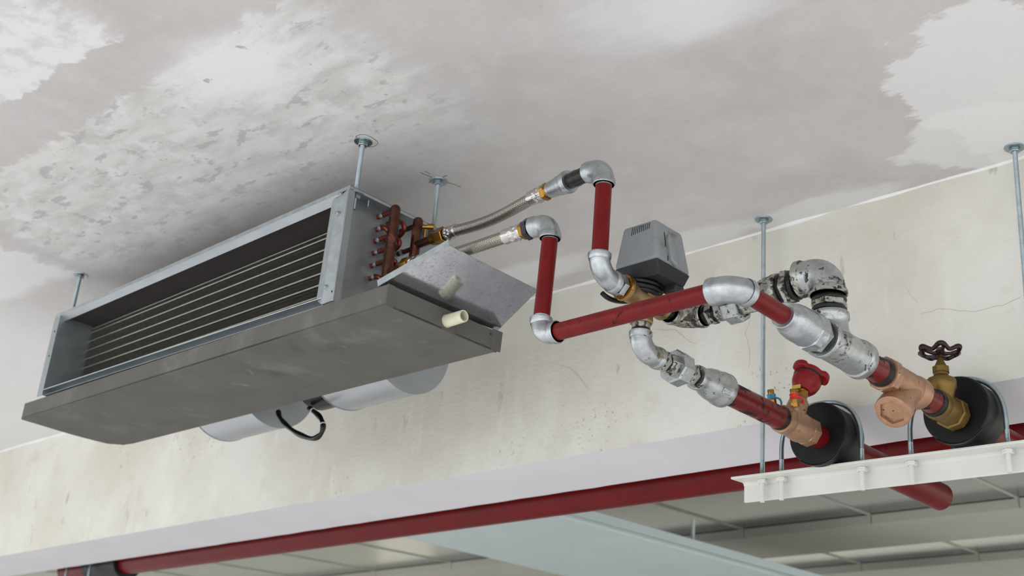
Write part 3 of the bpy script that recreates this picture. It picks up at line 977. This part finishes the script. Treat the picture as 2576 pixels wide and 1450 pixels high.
for i in range(10):            # black ribs laid on as the shade inside ventilation slots
    xx = bx0 + .030 + i * .0040
    zt_, zb_ = zt0 - .006, zt0 - .021 + i * .0004
    def fy(z_):
        return by0 + ins * (z_ - zb0) / (zt0 - zb0)
    MB().hexa([(xx, fy(zb_) - .0004, zb_), (xx + .0011, fy(zb_) - .0004, zb_), (xx + .0011, fy(zb_) + .001, zb_), (xx, fy(zb_) + .001, zb_),
               (xx, fy(zt_) - .0004, zt_), (xx + .0011, fy(zt_) - .0004, zt_), (xx + .0011, fy(zt_) + .001, zt_), (xx, fy(zt_) + .001, zt_)]).build('vent_slot_shade', 'cable', cv, smooth=0)


def fx(z_):
    return bx1 - ins * 1.6 * (z_ - zb0) / (zt0 - zb0)


# moulded lever hump on the side of the cover; black strips paint slot shade
m = MB()
hp = [(1.540, .895), (1.5375, .930), (1.541, .944), (1.546, .945), (1.552, .930), (1.556, .900), (1.555, .888)]
m.prism([(fx(z_) - .002, y_, z_) for (y_, z_) in hp], V((.009, 0, 0)))
m.build('lever_hump', 'plastic', cv, bevel=.003, seg=3)
for (ya, za, yb, zb2) in ((1.5345, .925, 1.5350, .947), (1.5335, .918, 1.5340, .926), (1.536, .893, 1.5370, .903), (1.560, .905, 1.560, .914)):
    MB().hexa([(fx(za) - .001, ya, za), (fx(za) + .0006, ya, za), (fx(za) + .0006, ya + .0014, za), (fx(za) - .001, ya + .0014, za),
               (fx(zb2) - .001, yb, zb2), (fx(zb2) + .0006, yb, zb2), (fx(zb2) + .0006, yb + .0014, zb2), (fx(zb2) - .001, yb + .0014, zb2)]).build('cover_slot_shade', 'cable', cv, smooth=0)
# cable: wrapped round below the motor box and looped under the elbow
pts = []
for i in range(60):
    a = math.radians(-100 + i * 6.4)
    rr_ = .036 + .004 * math.sin(i * .25)
    pts.append(V((AX - .004 + rr_ * 1.08 * math.cos(a), VY + rr_ * math.sin(a), VZ + .016 - .010 * math.cos(a * 1.0 + .6))))
MB().sweep(pts, .0040, 12).build('motor_cable', 'cable', va_)
MB().sweep([p + V((.001, 0, .0075)) for p in pts[:52]], .0040, 12).build('motor_cable', 'cable', va_)
MB().sweep([V((AX, VY, 0)) + (V((p.x - AX, p.y - VY, 0)) * .84) + Z * (p.z - .004) for p in pts[6:56]], .0040, 12).build('motor_cable', 'cable', va_)
lpp = [at(1515, 738, x=AX - .02), at(1530, 755, x=AX - .02), at(1555, 762, x=AX - .025), at(1585, 758, x=AX - .03)]
MB().sweep(bez(*lpp, 16), .0042, 12).build('cable_loop', 'cable', va_)
g0 = V((bx1 - .02, by1 - .02, zb0 - .03))
MB().sweep(bez(g0, g0 + V((.004, .004, -.03)), g0 + V((-.02, .0, -.05)), g0 + V((-.042, -.02, -.028)), 16), .0036, 12).build('cable_loop', 'cable', va_)

# --- lower branch run (line A)
o = thing('pipe_stub', 'black smeared silver stub below the brass motorised valve', 'pipe', (AX, VY, .782))
MB().lathe([(0, .0150), (.012, .0155), (.024, .0150)], (AX, VY, .782), Z, 24).build('tube', 'silver_filthy', o)
MB().lathe([(-.002, .0150), (.002, .0162), (.005, .0150)], (AX, VY, .7875), Z, 24).build('paste_ring', 'tape', o)
elbow((AX, VY, AZ), Z, Y, .032, .050, .0180, .0194, 'rust stained silver elbow below the brass motorised valve', 'silver_dirty', rp=.015)
nipple((AX, 1.6125, AZ), Y, .0185, .011, .0150, 'hexagon nipple between the lower stained elbow and union', .006)
un_ = thing('pipe_union', 'large silver hexagon union on the lower pipe run', 'union', (AX, 1.645, AZ - .028), 'pipe unions')
MB().lathe([(0, .0160), (.004, .0185), (.016, .0200), (.020, .0205)], (AX, 1.622, AZ), Y, 8).build('tail_piece', 'silver_filthy', un_, smooth=20)
MB().lathe([(0, .0205), (0, .0275), (.003, .0300), (.026, .0300), (.030, .0262), (.032, .020)], (AX, 1.640, AZ), Y, 8, rot=.25).build('union_nut', 'silver_dirty', un_, smooth=20)
MB().lathe([(0, .0165), (.016, .0165)], (AX, 1.670, AZ), Y, 20).build('tail_piece', 'silver_filthy', un_)
nipple((AX, 1.692, AZ), Y, .0185, .010, .0150, 'hexagon nipple between the lower union and reducing socket', .007)
o = thing('reducing_socket', 'stained silver reducing socket at the start of the lower red pipe', 'socket', (AX, 1.75, AZ - .03))
MB().lathe([(0, .0150), (0, .0205), (.002, .0218), (.010, .0218), (.014, .0208), (.022, .0212), (.036, .0262), (.048, .0282), (.066, .0290), (.070, .0308), (.083, .0312), (.085, .030), (.085, .0213)],
           (AX, 1.704, AZ), Y, 40).build('body', 'silver_dirty', o)
for s in range(2):
    a = math.pi * s + .5
    bxv, byv, _ = basis(Y)
    rv = bxv * math.cos(a) + byv * math.sin(a)
    c = V((AX, 1.752, AZ)) + rv * .0275
    tv = Y.cross(rv)
    MB().quadslab([c - tv * .005, c + tv * .005, c + tv * .005 + Y * .024, c - tv * .005 + Y * .024], rv * .003).build('cast_rib', 'silver_dirty', o, bevel=.001)
pipe((AX, 1.789, AZ), (AX, 1.972, AZ), .0215, 'dirty dark red pipe ahead of the red knob balancing valve', 'red_dirty')

# balancing valve
bv = thing('balancing_valve', 'bronze balancing valve with red plastic knob and two test points', 'valve', (AX, 2.015, AZ - .028))
MB().lathe([(-.004, .0215), (0, .0232), (.006, .0225), (.010, .0214)], (AX, 1.963, AZ), Y, 28).build('paste_ring', 'tape', bv)
bb = MB().lathe([(0, .0225), (.001, .0262), (.018, .0262), (.022, .0240), (.045, .0270), (.062, .0285), (.078, .0262), (.080, .0215)], (AX, 1.969, AZ), Y, 36).build('valve_body', 'bronze', bv)
MB().lathe(hexprof(.024, .0285, .002), (AX, 2.044, AZ), Y, 8, rot=.2).build('hexagon_end', 'bronze', bb, smooth=20)
kn = V((0, .49, .872)).normalized()
kb = V((AX, 2.006, AZ + .006))
MB().lathe([(0, .0225), (.025, .0205), (.048, .0190), (.052, .0170), (.056, .0150)], kb, kn, 32).build('neck', 'bronze', bb)
MB().lathe([(.054, .0118), (.078, .0118)], kb, kn, 24).build('spindle', 'brass', bv)
MB().lathe(hexprof(.006, .0130), kb + kn * .072, kn, 6).build('spindle_nut', 'brass', bv, smooth=20)
kk_ = MB().lathe([(0, .0145), (.004, .0180), (.014, .0245), (.024, .0275), (.030, .0280), (.036, .0270)], kb + kn * .078, kn, 40).build('knob_bell', 'red_knob', bv)
MB().lathe([(.034, .0265), (.036, .0282), (.040, .0282), (.041, .026)], kb + kn * .078, kn, 40).build('knob_ring', 'cable', kk_)
m = MB()
kx, ky, _ = basis(kn)
poly = []
for i in range(72):
    a = 2 * math.pi * i / 72
    rr_ = .0285 + .0110 * (max(0, math.cos(3 * (a + 1.66))) ** 0.4)
    poly.append(kb + kn * .116 + kx * (rr_ * math.cos(a)) + ky * (rr_ * math.sin(a)))
m.prism(poly, kn * .013)
m.build('knob_grip', 'red_knob', kk_, bevel=.003, seg=3, smooth=40)
stc = kb + kn * .095 - X * .006 - Y * .022
MB().box((AX - .012, kb.y + .0195, AZ + .076), (AX + .006, kb.y + .0215, AZ + .083)).build('label_sticker', 'yellow', kk_, smooth=0)
for (base, colr, nm) in ((V((AX + .010, 2.006, AZ + .020)), 'red_cap', 'red'), (V((AX - .018, 1.974, AZ + .014)), 'blue', 'blue')):
    td = V((0, -.28, 1)).normalized()
    MB().lathe([(-.008, .009), (.008, .0095), (.012, .006)], base, td, 20).build('test_point_boss', 'bronze', bb)
    tp = MB().lathe(hexprof(.018, .0078, .002), base + td * .010, td, 6).build('test_point', 'brass', bv, smooth=20)
    MB().lathe([(0, .0062), (.010, .0062), (.011, .0055)], base + td * .034, td, 20).build('test_point_cap', 'brass', tp)
    MB().lathe([(0, .0078), (.002, .0088), (.004, .0078), (.005, .0078), (.007, .0088), (.009, .0078)], base + td * .027, td, 24).build('cap_seal', colr, tp)
    p0 = base + td * .030 + V((.006, .004, 0))
    MB().sweep(bez(p0, p0 + V((.004, .012, .002)), p0 + V((.004, .018, -.006)), p0 + V((0, .016, -.016)), 10), .0018, 8).build('cap_strap', colr, tp)
pipe((AX, 2.064, AZ), (AX, 2.1035, AZ), .0215, 'short red pipe end entering the black sleeve behind the balancing valve', 'red')

# --- bypass from valve to tee
o = thing('pipe_stub', 'grimy black thread behind the brass motorised valve', 'pipe', (AX, 1.62, VZ - .015))
MB().lathe([(0, .0150), (.020, .0150)], (AX, 1.6085, VZ), Y, 24).build('tube', 'tape', o)
elbow((AX, BYP, VZ), -Y, X, .044, .040, .0185, .0208, 'grimy silver elbow of the bypass half hidden by the sloping red pipe', 'silver_filthy', rp=.016)
nipple((-1.2115, BYP, VZ + .001), X, .0210, .012, .0170, 'grimy hexagon nipple between bypass elbow and bypass union', .008)
un2 = thing('pipe_union', 'silver hexagon union of the bypass below the large bare silver elbow', 'union', (-1.17, BYP, VZ - .028), 'pipe unions')
MB().lathe([(0, .0165), (.004, .0200), (.016, .0200), (.022, .022)], (-1.2015, BYP, VZ + .002), X, 8).build('tail_piece', 'silver_filthy', un2, smooth=20)
MB().lathe([(0, .0215), (.002, .0270), (.004, .0285), (.028, .0285), (.031, .0255), (.031, .0215), (.026, .0205)], (-1.181, BYP, VZ + .002), X, 8, rot=.25).build('union_nut', 'silver_dirty', un2, smooth=20)
MB().lathe([(0, .0180), (.034, .0180)], (-1.156, BYP, VZ + .003), X, 8).build('tail_piece', 'silver_filthy', un2, smooth=20)
o = thing('reducing_socket', 'grimy silver reducing socket of the bypass behind the sloping red pipe', 'socket', (-1.1, BYP, VZ - .028))
MB().lathe([(0, .0170), (0, .0200), (.002, .0212), (.012, .0212), (.020, .0255), (.030, .0280), (.042, .0285), (.045, .0300), (.053, .0300), (.055, .0285), (.055, .022)],
           (-1.130, BYP, VZ + .010), X, 40).build('body', 'silver_filthy', o)
nipple((-1.0605, BYP, VZ + .014), X, .0295, .013, .0245, 'dirty hexagon nipple between bypass socket and big stained elbow', .009)
E8 = V((BX, BYP, VZ + .0215))
elbow(E8, -X, -Z, .052, .040, .0278, .0308, 'big stained silver elbow above the tee', 'silver_dirty', bend=.0285, rp=.0215, cm='silver_filthy')
nipple((BX, BYP + .003, .8145), Z, .0290, .011, .0262, 'dirty hexagon nipple between big stained elbow and tee', .007)

# --- lower hose run, red u shape, upper branch run (line B)
E2 = V((-1.369, 1.427, .9655))
elbow(E2, -X, -Z, .043, .033, .0173, .0190, 'silver elbow where the lower braided hose meets the long vertical red pipe', rp=.0135)
o = thing('black_nipple', 'black hexagon nipple between lower braided hose and silver elbow', 'nipple', E2 - X * .05 - Z * .018)
MB().lathe([(.040, .0140), (.046, .0140), (.046, .0185), (.0475, .0195), (.056, .0195), (.0575, .0175)], E2, -X, 6, rot=.2).build('hexagon', 'iron', o, smooth=20)
s2 = U(HU + .096, .1025, -.158)
e2_ = E2 - X * .104
ho2 = hose([s2, s2 + UX * .10 - Z * .012, e2_ - X * .10, e2_], 'braided steel hose running behind the splash plate to the lower silver elbow', UX, X, .036)
MB().lathe(hexprof(.010, .0160), E2 - X * .067, X, 6).build('brass_nut', 'brass', ho2, smooth=20)
pipe((-1.369, 1.427, .934), (-1.369, 1.421, .7865), .0137, 'long vertical red pipe between two clean silver elbows', thread_end=(True, True))
E3 = V((-1.369, 1.421, .7555))
elbow(E3, Z, X, .032, .039, .0173, .0190, 'silver elbow at the foot of the long vertical red pipe', rp=.0135)
E4 = V((BX, 1.419, .7535))
pipe(E3 + X * .0385, E4 - X * .0415, .0142, 'long sloping red pipe crossing in front of the motorised valve')
elbow(E4, -X, Y, .042, .033, .0200, .0212, 'large bare silver elbow at the top end of the sloping red pipe', bend=.031, rp=.0145)
pipe((BX, 1.4515, .7535), (BX, 1.545, BZ_), .0145, 'short red pipe between bare silver elbow and silver reducing socket')
o = thing('reducing_socket', 'clean silver reducing socket screwed in front of the tee', 'socket', (BX, 1.6, BZ_ - .03))
MB().lathe([(0, .0150), (0, .0195), (.001, .0205), (.010, .0210), (.013, .0228), (.024, .0268), (.038, .0288), (.058, .0288), (.073, .0300), (.075, .0305), (.085, .0305), (.087, .0290), (.087, .022)],
           (BX, 1.5425, BZ_), Y, 44).build('body', 'silver', o)
MB().lathe(hexprof(.020, .0322, .002), (BX, 1.606, BZ_), Y, 8, rot=.3).build('wrench_flats', 'silver', o, smooth=20)
nipple((BX, 1.6345, BZ_), Y, .0305, .010, .0265, 'hexagon nipple black with paste between silver socket and tee', .010, 'silver')
te = thing('pipe_tee', 'large silver tee joining the bypass to the upper pipe run', 'tee', (BX, 1.70, BZ_ - .03))
MB().lathe([(0, .0262), (0, .0305), (.0015, .0315), (.010, .0315), (.013, .0290), (.060, .0288), (.105, .0290), (.108, .0318), (.121, .0318), (.123, .0305), (.123, .0215)], (BX, 1.649, BZ_), Y, 44).build('run', 'silver_dirty', te)
MB().lathe([(.012, .034), (.022, .0288), (.030, .0275), (.039, .0272), (.042, .0298), (.051, .0298), (.053, .028), (.053, .022)], (BX, BYP + .006, BZ_ - .003), Z, 40).build('branch', 'silver_dirty', te, smooth=50)
pipe((BX, 1.771, BZ_), (BX, 1.842, BZ_), .0215, 'dirty red pipe between silver tee and bronze strainer', 'red_dirty')
# Y strainer
ys = thing('strainer', 'bronze angled strainer with hexagon cap', 'strainer', (BX, 1.88, BZ_ - .09))
MB().lathe([(-.006, .0215), (0, .0245), (.006, .0250), (.012, .0225)], (BX, 1.829, BZ_), Y, 28).build('paste_ring', 'tape', ys)
yb_ = MB().lathe([(0, .0225), (.001, .0272), (.004, .0282), (.022, .0275), (.030, .0262), (.060, .0262), (.080, .0262), (.098, .0248), (.102, .0275), (.122, .0278), (.124, .0262), (.124, .0215)], (BX, 1.838, BZ_), Y, 40).build('body', 'bronze', ys)
MB().lathe(hexprof(.018, .0300, .002), (BX, 1.840, BZ_), Y, 8, rot=.2).build('wrench_flats', 'bronze', yb_, smooth=20)
sl = V((0, -.70, -.70)).normalized()
sc0 = V((BX, 1.925, BZ_))
MB().lathe([(0, .0240), (.03, .0250), (.060, .0255), (.064, .0262)], sc0, sl, 40).build('basket_leg', 'bronze', yb_)
m = MB()
lx, ly, _ = basis(sl)
cpr = [(.060, .0285, 0), (.062, .0300, 0), (.080, .0305, 0), (.0835, .0290, 0), (.0845, .0270, 0), (.0845, .0212, 1), (.0790, .0205, 1), (.0790, .0001, 0)]
prev = None
for (t, r_, hx) in cpr:
    j = len(m.v)
    for q_ in range(48):
        a = 2 * math.pi * q_ / 48
        rr_ = r_
        if hx:
            am = ((a - .15) % (math.pi / 3)) - math.pi / 6
            rr_ = r_ * math.cos(math.pi / 6) / math.cos(am) * 1.06
        m.v.append(sc0 + sl * t + lx * (rr_ * math.cos(a)) + ly * (rr_ * math.sin(a)))
    if prev is None:
        m.f.append(tuple(range(j + 47, j - 1, -1)))
    else:
        m.skin(prev, j, 48)
    prev = j
m.f.append(tuple(range(prev, prev + 48)))
cp = m.build('cap', 'bronze', ys, smooth=30)
MB().lathe([(0, .0011), (.0004, .0011)], sc0 + sl * .0791, sl, 10).build('centre_dot', 'dark_disc', cp)
pipe((BX, 1.960, BZ_), (BX, 2.016, BZ_), .0213, 'short smeared red pipe between bronze strainer and brass gate valve', 'red_dirty')
# gate valve with handwheel
GY = 2.046
gv = thing('gate_valve', 'brass gate valve with dark maroon handwheel', 'valve', (BX, GY, BZ_ - .03))
MB().lathe([(-.003, .0218), (0, .0240), (.008, .0245), (.012, .023)], (BX, 2.010, BZ_), Y, 28).build('paste_ring', 'tape', gv)
gb = MB().lathe([(0, .0225), (.001, .0260), (.014, .0265), (.018, .0240), (.030, .0250), (.042, .0250), (.054, .0240), (.056, .0265), (.076, .0265)], (BX, 2.018, BZ_), Y, 36).build('body', 'brass_old', gv)
MB().lathe(hexprof(.022, .0300, .002), (BX, 2.070, BZ_), Y, 8, rot=.2).build('hexagon_end', 'brass_old', gb, smooth=20)
MB().lathe([(0, .0185), (.020, .0190), (.036, .0225), (.042, .0255), (.052, .0255), (.056, .0240), (.060, .0165), (.064, .0125), (.070, .0122)], (BX, GY, BZ_ - .004), Z, 36).build('bonnet', 'brass_old', gb)
MB().lathe(hexprof(.012, .0148, .001), (BX, GY, BZ_ + .064), Z, 8).build('packing_nut', 'brass_old', gv, smooth=20)
MB().lathe([(0, .0125), (.004, .0100), (.016, .0048), (.03, .0046)], (BX, GY, BZ_ + .074), Z, 20).build('stem', 'brass_old', gv)
wz = BZ_ + .104
hw = MB()
pts = []
rads = []
for i in range(121):
    a = 2 * math.pi * i / 120
    s = math.cos(6 * a)
    pts.append(V((BX + (.0325 + .0036 * s) * math.cos(a), GY + (.0325 + .0036 * s) * math.sin(a), wz + .0035 * s)))
    rads.append(.0038 + .0010 * max(0, s))
hw.sweep(pts, rads, 12, cap=False)
wh = hw.build('handwheel_rim', 'wheel', gv, smooth=80)
MB().lathe([(-.008, .0075), (-.006, .0090), (.004, .0090), (.006, .0070)], (BX, GY, wz - .003), Z, 20).build('wheel_hub', 'wheel', wh)
MB().lathe(hexprof(.006, .0062), (BX, GY, wz + .002), Z, 6).build('wheel_nut', 'brass_old', wh, smooth=20)
for i in range(5):
    a = 2 * math.pi * i / 5 + .35
    d = V((math.cos(a), math.sin(a), 0))
    c = V((BX, GY, wz - .004))
    MB().sweep([c + d * .006, c + d * .018, c + d * .033 + Z * .004], [.0038, .0030, .0034], 10).build('spoke', 'wheel', wh)
pipe((BX, 2.091, BZ_), (BX, 2.1035, BZ_), .0215, 'red pipe end entering the black sleeve behind the gate valve', 'red_dirty')

# ------------------------------------------------------------------ black insulated sleeves, u bolts, bracket
FT = .7085                     # top of the bracket flange
for (cx_, cz_, R_, nm, l_) in ((AX - .005, AZ + .009, .0622, 'black rubber insulation sleeve behind the balancing valve', 0), (BX - .004, BZ_ + .0140, .0622, 'black rubber insulation sleeve behind the gate valve', 1)):
    o = thing('insulation_sleeve', nm, 'insulation', (cx_, 2.15, cz_ - R_), 'black insulation sleeves')
    m = MB()
    m.lathe([(0, .0205), (0, R_ - .0025), (.0025, R_), (.0182, R_), (.0190, R_), (.03, R_), (.05, R_ * .99), (.066, R_), (.07, R_ * .97), (.07, .025)], (cx_, 2.102, cz_), Y, 56, cap0=True, cap1=True)
    for p in m.v:                  # foam squashed flat where it rests on the bracket
        if p.y > 2.1205:
            p.z = max(p.z, FT + .0012)
    m.build('foam_tube', 'rubber', o)
    m = MB()
    m.sweep([V((cx_ + (R_ + .0006) * math.cos(a), 2.1035, cz_ + (R_ + .0002) * math.sin(a))) for a in [math.radians(-128 + 3.2 * i) for i in range(28)]],
            [.0012 + .0010 * abs(noise.noise(V((i * .5, cx_, 1)))) for i in range(28)], 6)
    m.build('glue_bead', 'tape', o)
SL = -.0156                    # bracket falls gently towards its far end


def bz(x):
    return SL * (x + 1.42)


br = thing('angle_bracket', 'white painted steel angle carrying both pipe runs', 'bracket', (-1.2, 2.145, .6626))
xa, xb = -1.478, -.62
MB().hexa([(xa - .006, 2.1216, FT - .005 + bz(xa)), (xb, 2.1216, FT - .005 + bz(xb)), (xb, 2.166, FT - .005 + bz(xb)), (xa, 2.166, FT - .005 + bz(xa)),
           (xa - .006, 2.1216, FT + bz(xa)), (xb, 2.1216, FT + bz(xb)), (xb, 2.166, FT + bz(xb)), (xa, 2.166, FT + bz(xa))]).build('flange', 'white', br, bevel=.0012)
MB().hexa([(xa, 2.160, .6640 + bz(xa)), (xb, 2.160, .6640 + bz(xb)), (xb, 2.166, .6640 + bz(xb)), (xa, 2.166, .6640 + bz(xa)),
           (xa, 2.160, FT - .003 + bz(xa)), (xb, 2.160, FT - .003 + bz(xb)), (xb, 2.166, FT - .003 + bz(xb)), (xa, 2.166, FT - .003 + bz(xa))]).build('web', 'white', br, bevel=.0012)
m = MB()
for x_ in (xa, xb):
    c = V((x_, 2.160, FT - .005 + bz(x_)))
    m.v += [c, c + V((0, -.006, 0)), c + V((0, -.0018, -.0018)), c + V((0, 0, -.006))]
m.f += [(0, 1, 5, 4), (1, 2, 6, 5), (2, 3, 7, 6), (3, 0, 4, 7), (0, 3, 2, 1), (4, 5, 6, 7)]
m.build('root_fillet', 'white', br, smooth=60)


def white_end(o, x, y, top):
    t = top + bz(x)
    MB().lathe([(0, .0118), (.0014, .0118)], (x, y, t - .0064), Z, 24).build('washer', 'white', o)
    MB().lathe(hexprof(.0085, .0105), (x, y, t - .0150), Z, 6).build('nut', 'white', o, smooth=20)
    MB().lathe(thread(.0048, .0020, .044), (x, y, .656 + bz(x) * .4), Z, 12).build('threaded_end', 'white', o)


def ubolt(xl, xr, zt_, label):
    yy = 2.145
    o = thing('u_bolt', label, 'bolt', ((xl + xr) / 2, yy, .656), 'zinc u bolts')
    R_ = (xr - xl) / 2
    cxm = (xl + xr) / 2
    zc = zt_ - R_
    zc = max(zc, FT + .035)
    h = zt_ - zc
    pts = [V((xl, yy, FT + .030 + bz(xl))), V((xl, yy, (zc + FT + .03) / 2))]
    for i in range(33):
        a = math.pi - math.pi * i / 32
        pts.append(V((cxm + R_ * math.copysign(abs(math.cos(a)) ** .85, math.cos(a)), yy, zc + h * abs(math.sin(a)) ** .85)))
    pts += [V((xr, yy, (zc + FT + .03) / 2)), V((xr, yy, FT + .030 + bz(xr)))]
    MB().sweep(pts, .0046, 16).build('bent_bar', 'zinc', o, smooth=60)
    for x_ in (xl, xr):
        MB().lathe(thread(.0047, .0020, .031), (x_, yy, FT + bz(x_)), Z, 12).build('thread', 'zinc', o)
        white_end(o, x_, yy, FT)
    return o


ubolt(-1.380, -1.2040, .8395, 'zinc u bolt around the black sleeve behind the balancing valve')
ubolt(-1.1040, -.9225, .8375, 'zinc u bolt around the black sleeve behind the gate valve')
for (x_, y_, lb) in ((-1.4243, 2.145, 'long zinc threaded rod holding the free end of the white bracket'), (-.8719, 2.1525, 'long zinc threaded rod beyond the gate valve')):
    o = rod(x_, y_, FT + bz(x_) - .004, lb, 'bracket hanger rods')
    white_end(o, x_, y_, FT)

# ------------------------------------------------------------------ red mains behind the beam
MY, MZ, MR = 2.552, .861, .0445
mp = thing('main_pipe', 'thick dark red main pipe running along the back of the beam', 'pipe', (-2.5, MY, MZ - MR))
MB().lathe([(0, MR), (2, MR), (4, MR), (6.5, MR)], (-5.0, MY, MZ), X, 40).build('tube', 'red_main', mp)
MB().lathe([(0, .060), (.003, .0625), (.24, .0625), (.243, .06)], (-4.78, MY, MZ), X, 36).build('black_sleeve', 'rubber', mp)
for (x_, zt_) in ((-4.86, CZ), (-4.68, CZ)):
    o = thing('hanger_rod', 'thin hanger rod at the black sleeve of the dark red main' if x_ < -4.8 else 'thin hanger rod just past the black sleeve of the dark red main', 'rod', (x_, MY, MZ - .09), 'main pipe hanger rods')
    MB().lathe([(0, .005), (CZ - MZ + .12, .005)], (x_, MY - .075, MZ - .08), Z, 10).build('rod', 'zinc', o)
    MB().lathe(hexprof(.01, .011), (x_, MY - .075, MZ - .072), Z, 6).build('nut', 'zinc', o, smooth=20)
# riser pair: branch pipes continuing under the beam and turning up
for (bx_, bz0, yend, lb) in ((AX, AZ - .002, 2.632, 'dark red branch pipe turning upwards behind the white bracket'), (BX, BZ_, 2.60, 'dark red branch pipe behind the gate valve sleeve')):
    o = thing('branch_pipe', lb, 'pipe', (bx_, 2.4, bz0 - .03))
    r_ = .0295
    MB().lathe([(0, r_), (yend - 2.165 - .046, r_)], (bx_, 2.165, bz0), Y, 32).build('tube', 'red_main', o)
    b = .045
    c = V((bx_, yend, bz0))
    pts = [c - Y * b] + bez(c - Y * b, c - Y * b * .45, c + Z * b * .45, c + Z * b, 14) + [c + Z * (b + .25)]
    MB().sweep(pts, r_ * 1.02, 32).build('bend', 'red_main', o, smooth=60)

# ------------------------------------------------------------------ pencil setting-out marks on the ceiling
def mark(pts, r=.0005):
    P = [at(x_, y_, z=CZ - .0003) for (x_, y_) in pts]
    Q = []
    for a, b in zip(P[:-1], P[1:]):
        Q += [a.lerp(b, i / 4) for i in range(4)]
    Q.append(P[-1])
    MB().sweep(Q, r, 5).build('pencil_mark', 'pencil', ceil)


mark([(895, 343), (905, 339), (920, 339), (935, 346), (948, 355), (951, 361), (945, 367), (935, 370), (922, 369)])
mark([(895, 343), (897, 350), (903, 358)])
mark([(1057, 434), (1072, 441), (1089, 447)])
mark([(1068, 431), (1082, 438)])
mark([(1113, 447), (1124, 441)])
mark([(1122, 458), (1142, 464), (1160, 471)])
mark([(1079, 459), (1088, 457)])
for o in bpy.data.objects:
    if '_o' in o:
        del o['_o']
